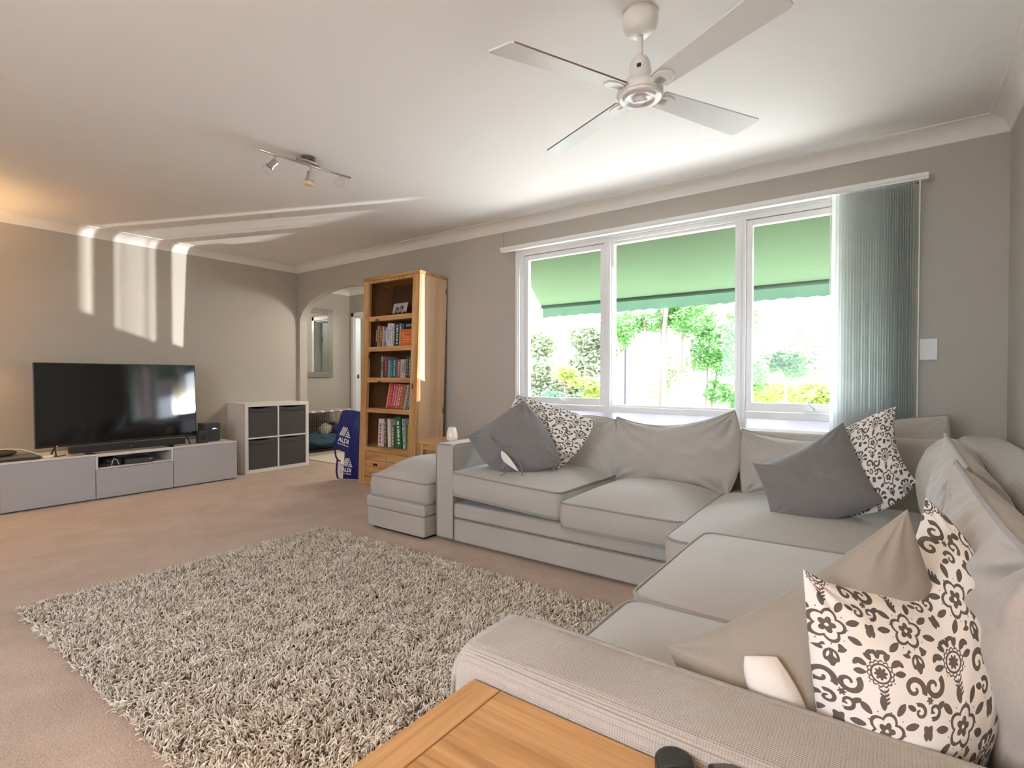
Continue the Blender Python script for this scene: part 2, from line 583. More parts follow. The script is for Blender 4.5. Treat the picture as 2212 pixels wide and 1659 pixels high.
# ---- rounded, crowned box cushion -------------------------------------------------
def cushion(name, x0, x1, y0, y1, z0, z1, crown, parent, mat='lino', r=0.045, bulge=0.012, seed=1, wr=0.004,
            piping=True, pr=0.0052, slope=None, front=None, boxed=True):
    cx, cy = (x0 + x1) / 2, (y0 + y1) / 2
    hx, hy = (x1 - x0) / 2, (y1 - y0) / 2
    pts = []
    nc = 10; ns = 22
    cor = [(hx - r, hy - r, 0), (-(hx - r), hy - r, PI / 2), (-(hx - r), -(hy - r), PI), (hx - r, -(hy - r), 1.5 * PI)]
    for q in range(4):
        c0 = cor[q]; c1 = cor[(q + 1) % 4]
        arc = [(c0[0] + r * math.cos(c0[2] + PI / 2 * i / nc), c0[1] + r * math.sin(c0[2] + PI / 2 * i / nc)) for i in range(nc + 1)]
        pts += arc
        nx = (c1[0] + r * math.cos(c1[2]), c1[1] + r * math.sin(c1[2]))
        for i in range(1, ns):
            t = i / ns
            pts.append((arc[-1][0] * (1 - t) + nx[0] * t, arc[-1][1] * (1 - t) + nx[1] * t))
    pts = np.array(pts)
    n = len(pts)
    rings = []
    ins = [0.0, 0.25, 0.5, 0.68, 0.8, 0.88, 0.94, 0.98]
    wall = [(1.0, 0.0), (1.0, 0.12), (1.0, 0.3), (1.0, 0.5), (1.0, 0.7), (1.0, 0.88), (1.0, 1.0)]
    V = []
    def top_h(P):
        u = np.clip(np.abs(P[:, 0]) / hx, 0, 1); v = np.clip(np.abs(P[:, 1]) / hy, 0, 1)
        return crown * (1 - u ** 2.6) * (1 - v ** 2.6)
    for s_ in ins:
        P = pts * s_
        V.append(np.c_[P, np.full(n, z0) - 0.25 * top_h(P)])
    for s_, t in wall:
        nr = pts / np.maximum(np.linalg.norm(pts, axis=1)[:, None], 1e-6)
        b = bulge * math.sin(PI * t)
        P = pts + nr * b
        V.append(np.c_[P, np.full(n, z0 + (z1 - z0) * t)])
    fine = [0.985, 0.96, 0.92, 0.87, 0.8, 0.72, 0.62, 0.5, 0.37, 0.24, 0.12, 0.0]
    for s_ in fine:
        P = pts * s_
        V.append(np.c_[P, np.full(n, z1) + top_h(P)])
    V = np.vstack(V)
    m = len(V) // n
    # soft unevenness
    V[:, 2] += waves(V * np.array([1, 1, 0.3]), seed, 7) * wr * 1.4 * (V[:, 2] > z0 + 0.3 * (z1 - z0))
    V[:, :2] += np.c_[waves(V, seed + 5, 9), waves(V, seed + 9, 9)] * wr
    if slope is not None:
        V[:, 2] += slope[0] * V[:, 0] + slope[1] * V[:, 1]
    V[:, 0] += cx; V[:, 1] += cy
    F = []
    for j in range(m - 1):
        for i in range(n):
            k = (i + 1) % n
            F.append((j * n + i, j * n + k, (j + 1) * n + k, (j + 1) * n + i))
    o = link_mesh(name, V, F, mat, parent, smooth=True)
    if piping:
        b = MB()
        jt = len(ins) + len(wall) - 1
        jb = len(ins)
        for jj in ((jt, jb) if boxed else (jt,)):
            ring = V[jj * n:(jj + 1) * n].copy()
            cc = np.array([cx, cy])
            dd = ring[:, :2] - cc
            ring[:, :2] += dd / np.linalg.norm(dd, axis=1)[:, None] * pr * 0.5
            b.tube([tuple(p) for p in ring], pr, closed=True, n=8)
        b.build('piping', 'piping', o, smooth=True)
    return o


# ---- sewn pillow from eight outline points ----------------------------------------
def bez(a, m, b, t):
    c = 2 * m - 0.5 * (a + b)
    t = t[:, None]
    return (1 - t) ** 2 * a + 2 * t * (1 - t) * c + t ** 2 * b


def coons(K, u, v):
    """K: tl,tr,br,bl,top,right,bottom,left (3-D); u along left->right, v along bottom->top, 0..1 arrays"""
    tl, tr, br, bl, tm, rm, bm, lm = [np.array(k, dtype=float) for k in K]
    U, W = np.meshgrid(u, v, indexing='ij')
    top = bez(tl, tm, tr, u); bot = bez(bl, bm, br, u)
    lef = bez(bl, lm, tl, v); rig = bez(br, rm, tr, v)
    U3 = U[..., None]; W3 = W[..., None]
    S = (1 - W3) * bot[:, None, :] + W3 * top[:, None, :] + (1 - U3) * lef[None, :, :] + U3 * rig[None, :, :]
    S -= (1 - U3) * (1 - W3) * bl + U3 * (1 - W3) * br + (1 - U3) * W3 * tl + U3 * W3 * tr
    return S, U, W


def pillow(name, K, front, back, mat, parent=None, n=70, seed=3, wr=0.006, piping=None, motif=None, label=None,
           cat=None, group=None, toward=(6.07, -3.8, 1.2), power=0.5, chop=None, wf=16, skew=(0, 0), uvs=(0.46, 0.46), pull=0.0, extra=None):
    t = np.linspace(0, 1, n)
    t = 0.5 - 0.5 * np.cos(PI * t) * (0.55 + 0.45 * np.abs(np.cos(PI * t)))
    S, U, W = coons(K, t, t)
    du = np.gradient(S, axis=0); dv = np.gradient(S, axis=1)
    N0 = np.cross(du, dv).reshape(-1, 3).mean(axis=0)
    N0 /= np.linalg.norm(N0)
    ctr = S.reshape(-1, 3).mean(axis=0)
    if N0 @ (np.array(toward) - ctr) < 0:
        N0 = -N0
    a = 2 * U - 1; b = 2 * W - 1
    prof = ((1 - a ** 2) * (1 - b ** 2)) ** power
    prof = 0.62 * prof + 0.38 * (1 - np.abs(a) ** 3) * (1 - np.abs(b) ** 3)
    Sf = S.reshape(-1, 3)
    fr = S + N0 * (front * prof)[..., None]
    bk = S - N0 * (back * prof)[..., None]
    # creases: radial pull lines and soft folds
    edge = np.clip(prof * 3, 0, 1)
    w1 = waves(np.c_[U.ravel() * 1.0, W.ravel(), np.zeros(U.size)], seed, wf, 8).reshape(U.shape)
    w2 = waves(np.c_[U.ravel(), W.ravel(), np.zeros(U.size)], seed + 11, wf * 2.6, 9, (1, 0.35, 1)).reshape(U.shape)
    ang = np.arctan2(b - np.sign(b) * 1.0, a - np.sign(a) * 1.0)
    rad = np.hypot(np.abs(a) - 1, np.abs(b) - 1)
    w3 = np.sin(ang * 13 + seed) * np.exp(-(rad / 0.5) ** 2)
    D = wr * edge * (w1 + 0.45 * w2 + (0.6 + pull) * w3)
    fr = fr + N0 * D[..., None]
    bk = bk - N0 * (D * 0.6)[..., None]
    if chop is not None:
        # chop: (u position, width, depth vector, reach)
        u0, wd, vec, reach = chop
        g = np.exp(-((U - u0) / wd) ** 2) * np.clip((W - (1 - reach)) / reach, 0, 1) ** 1.3
        vec = np.array(vec)
        fr = fr + g[..., None] * vec; bk = bk + g[..., None] * vec
    if extra is not None:
        fr, bk = extra(fr, bk, U, W, N0)
    V = np.vstack([fr.reshape(-1, 3), bk.reshape(-1, 3)])
    idx = np.arange(n * n).reshape(n, n)
    bidx = idx + n * n
    bd = np.zeros((n, n), bool); bd[0] = bd[-1] = True; bd[:, 0] = bd[:, -1] = True
    bidx = np.where(bd, idx, bidx)
    F = []
    q = lambda I: np.stack([I[:-1, :-1], I[1:, :-1], I[1:, 1:], I[:-1, 1:]], -1).reshape(-1, 4)
    fq = q(idx); bq = q(bidx)[:, ::-1]
    # orient front faces toward the viewer side
    p0 = V[fq[len(fq) // 2]]
    nn = np.cross(p0[1] - p0[0], p0[2] - p0[0])
    if nn @ N0 < 0:
        fq = fq[:, ::-1]; bq = bq[:, ::-1]
    F = np.vstack([fq, bq])
    used = np.unique(F)
    remap = -np.ones(len(V), int); remap[used] = np.arange(len(used))
    F = remap[F]
    o = link_mesh(name, V[used], F, mat, parent, smooth=True)
    if motif is not None:
        X = (U * uvs[0] + motif[0]).ravel(); Y = (W * uvs[1] + motif[1]).ravel()
        if len(motif) > 2:
            ca, sa = math.cos(motif[2]), math.sin(motif[2])
            X, Y = X * ca - Y * sa, X * sa + Y * ca
        d = floral(X, Y)
        d2 = floral(X + 0.21, Y + 0.13)
        full = np.r_[d, d2][used]
        at = o.data.attributes.new('motif', 'FLOAT', 'POINT')
        at.data.foreach_set('value', full.astype(np.float32))
    if label:
        tag(o, label, cat, group)
    if piping:
        ring = [(i, 0) for i in range(n)] + [(n - 1, j) for j in range(1, n)] + [(i, n - 1) for i in range(n - 2, -1, -1)] + [(0, j) for j in range(n - 2, 0, -1)]
        P = [tuple(fr[i, j]) for i, j in ring[::2]]
        bb = MB().tube(P, piping, closed=True, n=8)
        if parent is None:
            Vt = np.array(bb.V) - np.array(o.location)
            link_mesh('piping', Vt, bb.F, 'piping' if mat == 'lino' else mat, o, smooth=True, world=False)
        else:
            bb.build('piping', 'piping', o, smooth=True)
    return o


# ---- floral print as a signed distance field ---------------------------------------
def floral(X, Y):
    X = X / 1.12; Y = Y / 1.12
    TX, TY = 0.137, 0.154
    row = np.floor(Y / TY)
    X = X + (row % 2) * TX * 0.5
    x0 = (X / TX - np.floor(X / TX)) * TX - TX / 2
    y0 = (Y / TY - row) * TY - TY / 2
    best = np.full(X.shape, -1.0)

    def upd(d):
        np.maximum(best, d, out=best)

    def loc(px, py, ang):
        dx = x0 - px; dy = y0 - py
        dx = dx - TX * np.round(dx / TX)
        c, s = math.cos(ang), math.sin(ang)
        return dx * c + dy * s, -dx * s + dy * c

    def disc(px, py, r):
        a, b = loc(px, py, 0)
        upd(r - np.hypot(a, b))

    def ring(px, py, r, w, k=0, amp=0.0, ph=0.0):
        a, b = loc(px, py, 0)
        rr = np.hypot(a, b); th = np.arctan2(b, a)
        R = r * (1 + amp * np.abs(np.cos(k * (th + ph) / 2)) - amp * 0.5)
        upd(w - np.abs(rr - R))

    def petals(px, py, r, k, amp, ph=0.0):
        a, b = loc(px, py, 0)
        rr = np.hypot(a, b); th = np.arctan2(b, a)
        R = r * (1 - amp + amp * np.abs(np.cos(k * (th + ph) / 2)))
        upd((R - rr) * 0.8)

    def drop(px, py, ang, L_, w):
        a, b = loc(px, py, ang)
        s = np.clip(a / L_, 0, 1)
        wd = w * np.sqrt(np.clip(s, 0, 1)) * (1 - s ** 3) * 2.0
        d = np.minimum(wd - np.abs(b), np.minimum(a, L_ - a))
        upd(d)

    def hole(px, py, ang, L_, w):
        a, b = loc(px, py, ang)
        s = np.clip(a / L_, 0, 1)
        wd = w * np.sqrt(np.clip(s, 0, 1)) * (1 - s ** 3) * 1.5
        d = np.minimum(wd - np.abs(b), np.minimum(a, L_ - a))
        np.minimum(best, -d, out=best)

    def spiral(px, py, r0, turns, w, flip, ph):
        a, b = loc(px, py, 0)
        b = b * flip
        rr = np.hypot(a, b); th = (np.arctan2(b, a) + ph) % (2 * PI)
        for k in range(2):
            tt = th + 2 * PI * k
            R = r0 * (1 - tt / (2 * PI * turns))
            wd = w * (0.5 + 0.7 * (1 - tt / (2 * PI * turns)))
            upd(np.where(R > 0.12 * r0, wd - np.abs(rr - R), -1))

    # big five-petal flower
    cx, cy = 0.0, -0.042
    petals(cx, cy, 0.0140, 5, 0.45)
    ring(cx, cy, 0.0225, 0.0028, 5, 0.40)
    a, b = loc(cx, cy, 0)
    rr = np.hypot(a, b); th = np.arctan2(b, a)
    np.minimum(best, rr - 0.0036 * (0.4 + 0.6 * np.abs(np.cos(4 * th))), out=best)
    for i in range(9):
        an = 2 * PI * i / 9 + 0.25
        drop(cx + 0.031 * math.cos(an), cy + 0.031 * math.sin(an), an, 0.024, 0.0046)
    for i in range(9):
        an = 2 * PI * (i + 0.5) / 9 + 0.25
        disc(cx + 0.031 * math.cos(an), cy + 0.031 * math.sin(an), 0.0013)
    # scalloped medallion
    mx, my = 0.0, 0.046
    petals(mx, my, 0.0110, 8, 0.45)
    ring(mx, my, 0.0150, 0.0016)
    ring(mx, my, 0.0195, 0.0013, 14, 0.16)
    for i in range(7):
        an = PI * (i / 6.0) - 0.0
        drop(mx + 0.0225 * math.cos(an), my + 0.0225 * math.sin(an), an, 0.019, 0.0042)
    for i in range(4):
        an = -PI * (0.2 + i * 0.2)
        disc(mx + 0.024 * math.cos(an), my + 0.024 * math.sin(an), 0.0014)
    # scrolls each side
    for sg in (-1, 1):
        spiral(sg * 0.051, 0.024, 0.0180, 1.35, 0.0040, sg, 0.6)
        spiral(sg * 0.056, -0.010, 0.0115, 1.3, 0.0028, -sg, 2.0)
        drop(sg * 0.070, 0.044, 1.9 if sg > 0 else PI - 1.9, 0.018, 0.0036)
        drop(sg * 0.040, 0.056, 2.3 if sg > 0 else PI - 2.3, 0.016, 0.0034)
        drop(sg * 0.072, -0.052, 1.6, 0.016, 0.0036)
        drop(sg * 0.066, -0.070, -1.9 if sg > 0 else PI + 1.9, 0.014, 0.0034)
        drop(sg * 0.044, 0.080, -0.6 if sg > 0 else PI + 0.6, 0.018, 0.0036)
        drop(sg * 0.060, 0.052, 1.2 if sg > 0 else PI - 1.2, 0.024, 0.0052)
        hole(sg * 0.062, 0.058, 1.2 if sg > 0 else PI - 1.2, 0.012, 0.0020)
        drop(sg * 0.036, 0.000, -0.5 if sg > 0 else PI + 0.5, 0.016, 0.0036)
        drop(sg * 0.062, -0.030, -1.0 if sg > 0 else PI + 1.0, 0.020, 0.0046)
        drop(sg * 0.050, -0.078, 0.3 if sg > 0 else PI - 0.3, 0.017, 0.0040)
        drop(sg * 0.026, -0.080, -0.9 if sg > 0 else PI + 0.9, 0.012, 0.0030)
        drop(sg * 0.030, 0.078, 0.9 if sg > 0 else PI - 0.9, 0.013, 0.0032)
    petals(0.075, 0.005, 0.0065, 6, 0.6)
    disc(0.075, 0.022, 0.0016); disc(0.075, 0.029, 0.0013); disc(0.075, -0.012, 0.0016); disc(0.075, -0.019, 0.0013)
    # stem between
    a, b = loc(0, 0.006, PI / 2)
    upd(np.minimum(0.0008 - np.abs(b), np.minimum(a + 0.010, 0.016 - a)))
    for k in range(4):
        for sg in (-1, 1):
            drop(0, -0.002 + k * 0.006, PI / 2 - sg * 0.9, 0.010, 0.0014)
    return best * 1.12


# ================================================================== ROOM
XR, YB, ZC = 6.576, -5.8, 2.45
T = 0.10
# floor with hall
struct(MB().box(-1.7, 6.9, -6.0, 0.1, -0.12, 0.0).box(-1.7, 2.05, 0.1, 3.3, -0.12, 0.0).build('floor', 'carpet'))
struct(MB().box(-1.7, XR + 0.12, -6.0, 0.10, ZC, ZC + 0.1).box(-1.7, 2.05, 0.10, 3.3, ZC, ZC + 0.1).build('ceiling', 'ceil'))
# window wall (far): arch opening x .05..1.81, window opening 3.40..6.11, z .56..2.17
wb = MB()
acx, aa, ab, spr = 0.93, 0.88, 0.385, 1.73
NS = 40
xs = [acx - aa * math.cos(PI * i / NS) for i in range(NS + 1)]
zs_ = [spr + ab * math.sin(PI * i / NS) for i in range(NS + 1)]
WX0, WX1, WZ0, WZ1 = 3.42, 6.10, 0.56, 2.165
wb.box(-0.12, xs[0], 0, T, 0, ZC)
for i in range(NS):
    V = [(xs[i], 0, zs_[i]), (xs[i + 1], 0, zs_[i + 1]), (xs[i + 1], 0, ZC), (xs[i], 0, ZC),
         (xs[i], T, zs_[i]), (xs[i + 1], T, zs_[i + 1]), (xs[i + 1], T, ZC), (xs[i], T, ZC)]
    wb.add(V, [(0, 1, 2, 3), (4, 7, 6, 5), (0, 4, 5, 1)])
wb.box(xs[-1], WX0, 0, T, 0, ZC)
wb.box(WX1, XR + 0.12, 0, T, 0, ZC)
wb.box(WX0, WX1, 0, T, 0, WZ0)
wb.box(WX0, WX1, 0, T, WZ1, ZC)
struct(wb.build('wall_far', 'wall'))
struct(MB().box(-0.12, 0, YB - 0.1, 0, 0, ZC).build('wall_left', 'wall'))
struct(MB().box(XR, XR + 0.12, YB - 0.1, 0, 0, ZC).build('wall_right', 'wall'))
rb = MB()
rb.box(0, 3.6, YB - 0.1, YB, 0, ZC).box(5.6, XR, YB - 0.1, YB, 0, ZC).box(3.6, 5.6, YB - 0.1, YB, 0, 0.9).box(3.6, 5.6, YB - 0.1, YB, 2.15, ZC)
struct(rb.build('wall_rear', 'wall'))
w2 = thing('window_2', None, None, (4.5, YB, 1.0)); struct(w2)
fr = MB().box(3.6, 3.65, YB - 0.08, YB - 0.02, 0.9, 2.15).box(5.55, 5.6, YB - 0.08, YB - 0.02, 0.9, 2.15).box(3.65, 5.55, YB - 0.08, YB - 0.02, 2.1, 2.15).box(3.65, 5.55, YB - 0.08, YB - 0.02, 0.9, 0.95)
fr.build('window_frame', 'white', w2)
MB().box(3.65, 5.55, YB - 0.055, YB - 0.049, 0.95, 2.1).build('glass', 'glass', w2)
# hall
HX, HY = -0.99, 1.53
struct(MB().box(HX - 0.1, HX, T, HY + 0.1, 0, ZC).build('wall_hall_left', 'wall'))
hb = MB()
hb.box(HX, -0.86, HY, HY + 0.1, 0, ZC).box(-0.86, -0.02, HY, HY + 0.1, 2.02, ZC).box(-0.02, 2.05, HY, HY + 0.1, 0, ZC)
struct(hb.build('wall_hall_far', 'wall'))
struct(MB().box(HX, -0.12, 0.0, T, 0, ZC).build('wall_hall_near', 'wall'))
struct(MB().box(1.95, 2.05, T, HY, 0, ZC).build('wall_hall_right', 'wall'))
struct(MB().box(-1.6, 1.3, 3.2, 3.3, 0, ZC).box(-1.6, -1.5, HY + 0.1, 3.2, 0, ZC).box(1.2, 1.3, HY + 0.1, 3.2, 0, ZC).box(-1.6, -1.09, HY, HY + 0.1, 0, ZC).build('wall_beyond', plain('grey_green_wall', (0.33, 0.34, 0.31), 0.8, var=0.02)))


def architrave(mb, x0, x1, y, zt, w=0.065, t=0.02):
    mb.box(x0 - w, x0, y - t, y, 0, zt + w).box(x1, x1 + w, y - t, y, 0, zt + w).box(x0 - w, x1 + w, y - t, y, zt, zt + w)
    mb.box(x0, x0 + 0.02, y, y + 0.1, 0, zt).box(x1 - 0.02, x1, y, y + 0.1, 0, zt).box(x0, x1, y, y + 0.1, zt - 0.02, zt)


d1 = thing('door_1', None, None, (-0.44, HY, 0)); struct(d1)
mb = MB(); architrave(mb, -0.86, -0.02, HY, 2.02); mb.build('door_frame', 'white', d1, bev=0.004)
MB().box(-0.845, -0.838, HY + 0.03, HY + 0.07, 1.04, 1.10).build('strike_plate', 'brass', d1)
MB().box(-0.080, -0.042, HY + 0.10, HY + 0.86, 0.01, 1.995).build('door_leaf', 'doorgreen', d1, bev=0.003)
for z in (0.25, 1.66):
    MB().box(-0.095, -0.080, HY + 0.085, HY + 0.105, z, z + 0.09).build('hinge', 'brass', d1)
# cornices
cov = [(0, 2.362), (0.006, 2.364)] + [(0.006 + 0.084 * (1 - math.cos(PI / 2 * i / 8)), 2.366 + 0.078 * math.sin(PI / 2 * i / 8)) for i in range(9)] + [(0.094, 2.444), (0.094, 2.45), (0, 2.45)]


def cornice(name, wall, a, b, w0):
    m = MB()
    if wall == 'y-':   # on plane y=w0, room toward -y, along x
        m.prism([(w0 - d, z) for d, z in cov], 0, a, b)
    if wall == 'y+':
        m.prism([(w0 + d, z) for d, z in cov], 0, a, b)
    if wall == 'x+':
        m.prism([(w0 + d, z) for d, z in cov], 1, a, b)
    if wall == 'x-':
        m.prism([(w0 - d, z) for d, z in cov], 1, a, b)
    return struct(m.build(name, 'trim'))


cornice('trim_1', 'y-', 0, XR, 0)
cornice('trim_2', 'x+', YB, 0, 0)
cornice('trim_3', 'x-', YB, 0, XR)
cornice('trim_4', 'y+', 0, XR, YB)
cornice('trim_5', 'y-', HX, 1.95, HY)
cornice('trim_6', 'x+', T, HY, HX)
struct(MB().box(0, 0.012, YB, 0, 0, 0.085).build('baseboard_left', 'white', bev=0.003))
struct(MB().box(1.82, XR, -0.012, 0, 0, 0.085).build('baseboard_far', 'white', bev=0.003))
struct(MB().box(XR - 0.012, XR, YB, 0, 0, 0.085).build('baseboard_right', 'white', bev=0.003))
struct(MB().box(HX, HX + 0.012, T, HY, 0, 0.085).build('baseboard_hall', 'white', bev=0.003))
# hairline crack running down from the cornice joint
struct(MB().tube([(3.235, -0.001, 2.362), (3.245, -0.001, 2.32), (3.238, -0.001, 2.28), (3.246, -0.001, 2.24), (3.242, -0.001, 2.20)], 0.0012, n=5).build('trim_7', 'brownpaint'))
struct(MB().box(-0.25, 0.35, 0.85, 1.25, 2.438, 2.45).build('trim_8', 'trim', bev=0.004))

# ---- window
w1 = thing('window_1', None, None, (4.76, 0, WZ0)); struct(w1)
f = MB()
# architrave on the wall face
f.box(3.385, 3.43, -0.018, 0.0, 0.56, 2.20).box(6.09, 6.135, -0.018, 0, 0.56, 2.20).box(3.43, 6.09, -0.018, 0, 2.155, 2.20)
f.box(3.398, 3.415, -0.024, -0.018, 0.56, 2.188).box(3.415, 6.11, -0.024, -0.018, 2.175, 2.188)
f.build('architrave', 'white', w1, bev=0.003)
f = MB()
f.box(3.42, 3.465, 0.0, 0.095, 0.56, 2.165).box(6.055, 6.10, 0.0, 0.095, 0.56, 2.165).box(3.465, 6.055, 0.0, 0.095, 2.125, 2.165)
f.box(3.465, 6.055, 0.0, 0.095, 0.79, 0.835)
f.box(4.232, 4.288, -0.004, 0.095, 0.56, 2.125).box(5.222, 5.278, -0.004, 0.095, 0.56, 2.125)
f.box(4.255, 4.265, -0.012, -0.004, 0.56, 2.125).box(5.245, 5.255, -0.012, -0.004, 0.56, 2.125)
f.build('window_frame', 'white', w1, bev=0.003)
for (a, b) in ((3.465, 4.232), (4.288, 5.222), (5.278, 6.055)):
    MB().box(a, b, 0.04, 0.046, 0.56, 0.79).build('lower_panel', 'frosted', w1)
for (a, b) in ((3.465, 4.232), (5.278, 6.055)):
    s = MB()
    s.box(a, a + 0.038, 0.012, 0.055, 0.838, 2.122).box(b - 0.038, b, 0.012, 0.055, 0.838, 2.122)
    s.box(a + 0.038, b - 0.038, 0.012, 0.055, 2.082, 2.122).box(a + 0.038, b - 0.038, 0.012, 0.055, 0.838, 0.895)
    s.box(a + 0.038, b - 0.038, 0.006, 0.012, 0.838, 0.850)
    so = s.build('casement_sash', 'white', w1, bev=0.003)
    MB().box(a + 0.036, b - 0.036, 0.030, 0.034, 0.893, 2.084).build('glass', 'glass', so)
    m_ = (a + b) / 2 + 0.02
    h = MB()
    h.box(m_ - 0.05, m_ + 0.05, -0.008, 0.014, 0.838, 0.856)
    h.tube([(m_, -0.004, 0.856), (m_, -0.012, 0.868), (m_ - 0.02, -0.022, 0.885), (m_ - 0.03, -0.024, 0.905)], 0.005, n=8)
    h.lathe([(0.0, 0), (0.007, 0.002), (0.008, 0.012), (0.0, 0.016)], c=(m_ - 0.03, -0.024, 0.905), n=12)
    h.build('winder_handle', 'whitepl', w1, bev=0.002)
s = MB()
s.box(4.288, 4.306, 0.02, 0.07, 0.835, 2.125).box(5.204, 5.222, 0.02, 0.07, 0.835, 2.125).box(4.306, 5.204, 0.02, 0.07, 2.107, 2.125).box(4.306, 5.204, 0.02, 0.07, 0.835, 0.850)
so = s.build('fixed_sash', 'white', w1, bev=0.002)
MB().box(4.304, 5.206, 0.040, 0.044, 0.848, 2.109).build('glass', 'glass', so)
s = MB().box(3.40, 6.12, 0.095, 0.15, 0.80, 0.83)
s.build('window_sill', 'brownpaint', w1)

# ---- vertical blind
vb = thing('vertical_blind', 'grey fabric vertical blind stacked open at right end of its white rail over window', 'blind', (4.76, -0.09, 2.15))
s = MB().box(3.290, 6.235, -0.115, -0.07, 2.158, 2.196)
s.box(3.292, 6.233, -0.119, -0.115, 2.170, 2.174)
s.build('headrail', 'whitepl', vb, bev=0.003)
for x in (3.42, 4.35, 5.25, 6.03):
    MB().box(x - 0.012, x + 0.012, -0.085, 0.0, 2.196, 2.200).box(x - 0.012, x + 0.012, -0.004, 0.0, 2.165, 2.196).build('bracket', 'whitepl', vb)
nsl = 30
r_ = random.Random(4)
for i in range(nsl):
    t = i / (nsl - 1)
    x = 5.815 + 0.365 * (t ** 0.9)
    ang = math.radians(90 - (36 * (1 - t) ** 4 + 17 + r_.uniform(-2.5, 2.5)))
    w = 0.089
    ztop, zb = 2.150, 0.12
    V = []; F = []
    nz_ = 14; nw = 7
    sway = r_.uniform(-0.006, 0.006)
    for a in range(nz_ + 1):
        z = ztop + (zb - ztop) * a / nz_
        sw = sway * (a / nz_) ** 1.5
        for b in range(nw):
            q = (b / (nw - 1) - 0.5) * w
            cv = 0.006 * (1 - (2 * b / (nw - 1) - 1) ** 2)
            dx = q * math.cos(ang) - cv * math.sin(ang)
            dy = q * math.sin(ang) + cv * math.cos(ang)
            V.append((x + dx + sw, -0.093 + dy, z))
    for a in range(nz_):
        for b in range(nw - 1):
            F.append((a * nw + b, a * nw + b + 1, (a + 1) * nw + b + 1, (a + 1) * nw + b))
    link_mesh('slat', V, F, 'slat', vb, smooth=True)
MB().tube([(5.772, -0.105, 2.16), (5.772, -0.105, 1.02)], 0.0028, n=6).build('cord', 'whitepl', vb)
MB().tube([(6.196, -0.12, 2.16), (6.194, -0.12, 0.7)], 0.003, n=6).build('control_chain', 'whitepl', vb)

# wall switch
sw = thing('light_switch', 'white light switch plate on the window wall right of the blind', 'switch', (6.245, -0.002, 1.16))
MB().box(6.206, 6.286, -0.009, 0, 1.165, 1.285).build('plate', 'whitepl', sw, bev=0.003)
MB().box(6.240, 6.252, -0.014, -0.009, 1.215, 1.235).build('rocker', 'whitepl', sw, bev=0.001)

# ================================================================== OUTSIDE
def leafcloud(centres, n, size, seed):
    """leaf quads in blobs; centres: (x,y,z,rx,ry,rz)"""
    r = np.random.default_rng(seed)
    C = np.array(centres, float)
    w = C[:, 3] * C[:, 5]; w = w / w.sum()
    k = r.choice(len(C), n, p=w)
    d = r.normal(0, 1, (n, 3)); d /= np.linalg.norm(d, axis=1)[:, None]
    rad = r.uniform(0.25, 1, (n, 1)) ** 0.6
    P = C[k, :3] + d * rad * C[k, 3:6]
    # sprays: jitter leaves in small groups
    sz = size * r.uniform(0.6, 1.3, n)
    a = r.normal(0, 1, (n, 3)); a[:, 2] *= 0.4; a /= np.linalg.norm(a, axis=1)[:, None]
    b = np.cross(a, r.normal(0, 1, (n, 3))); b /= np.linalg.norm(b, axis=1)[:, None]
    A = a * sz[:, None]; B = b * (sz * 0.42)[:, None]
    V = np.stack([P - A, P + B, P + A, P - B], 1).reshape(-1, 3)
    F = np.arange(4 * n).reshape(n, 4)
    return V, F


def branchy(m, p0, p1, r0, r1, k=8, wob=0.05, seed=1):
    r = random.Random(seed)
    P = []; R = []
    for i in range(k + 1):
        t = i / k
        P.append(tuple(p0[j] * (1 - t) + p1[j] * t + (r.uniform(-wob, wob) if 0 < i < k else 0) for j in range(3)))
        R.append(r0 * (1 - t) + r1 * t)
    m.tube(P, R, n=8)


GZ = -3.0
struct(MB().box(-60, 60, -60, 90, GZ - 0.2, GZ).build('ground', 'grass'))
# awning
aw = thing('awning', 'green canvas awning sloping out above the window outside', 'awning', (4.8, 0.1, 2.0))
V = []; F = []
nu, nv = 80, 14
for i in range(nu):
    u = i / (nu - 1)
    x = 3.30 + 3.15 * u
    for j in range(nv):
        v = j / (nv - 1)
        z = 2.150 + (1.755 - 2.150) * v
        y = 0.13 + 0.40 * v
        sag = 0.010 * math.sin(PI * v)
        wr_ = 0.006 * math.sin(18 * u + 7 * v) * v
        V.append((x, y + sag + wr_, z - sag))
for i in range(nu - 1):
    for j in range(nv - 1):
        a = i * nv + j
        F.append((a, a + 1, a + nv + 1, a + nv))
link_mesh('canopy', V, F, 'awning', aw, smooth=True)
s = MB().tube([(3.30, 0.53, 1.745), (6.45, 0.53, 1.745)], 0.016, n=10)
s.build('front_bar', 'awningdark', aw, smooth=True)
V = []; F = []
for i in range(161):
    u = i / 160
    x = 3.32 + 3.12 * u
    for j, z in enumerate((1.735, 1.69, 1.645 - 0.004 * math.sin(i * 1.1))):
        V.append((x, 0.535 + 0.006 * math.sin(i * 0.45) * (j / 2), z))
for i in range(160):
    for j in range(2):
        a = i * 3 + j
        F.append((a, a + 1, a + 4, a + 3))
link_mesh('valance', V, F, 'awningdark', aw, smooth=True)
for x in (3.31, 6.44):
    MB().tube([(x, 0.13, 1.80), (x, 0.53, 1.745)], 0.01, n=8).build('arm', 'white', aw)
# eave above, unseen, added to block the high sun; brick reveal
struct(MB().box(3.0, 7.2, 0.10, 0.9, 2.32, 2.42).build('trim_9', 'brownpaint'))
struct(MB().box(3.40, 6.12, 0.10, 0.13, 2.12, 2.32).build('trim_10', 'brownpaint'))
struct(MB().box(3.30, 3.42, 0.10, 0.16, 0.5, 2.32).build('trim_11', 'brick'))
struct(MB().box(6.10, 6.22, 0.10, 0.16, 0.5, 2.32).build('trim_12', 'brick'))
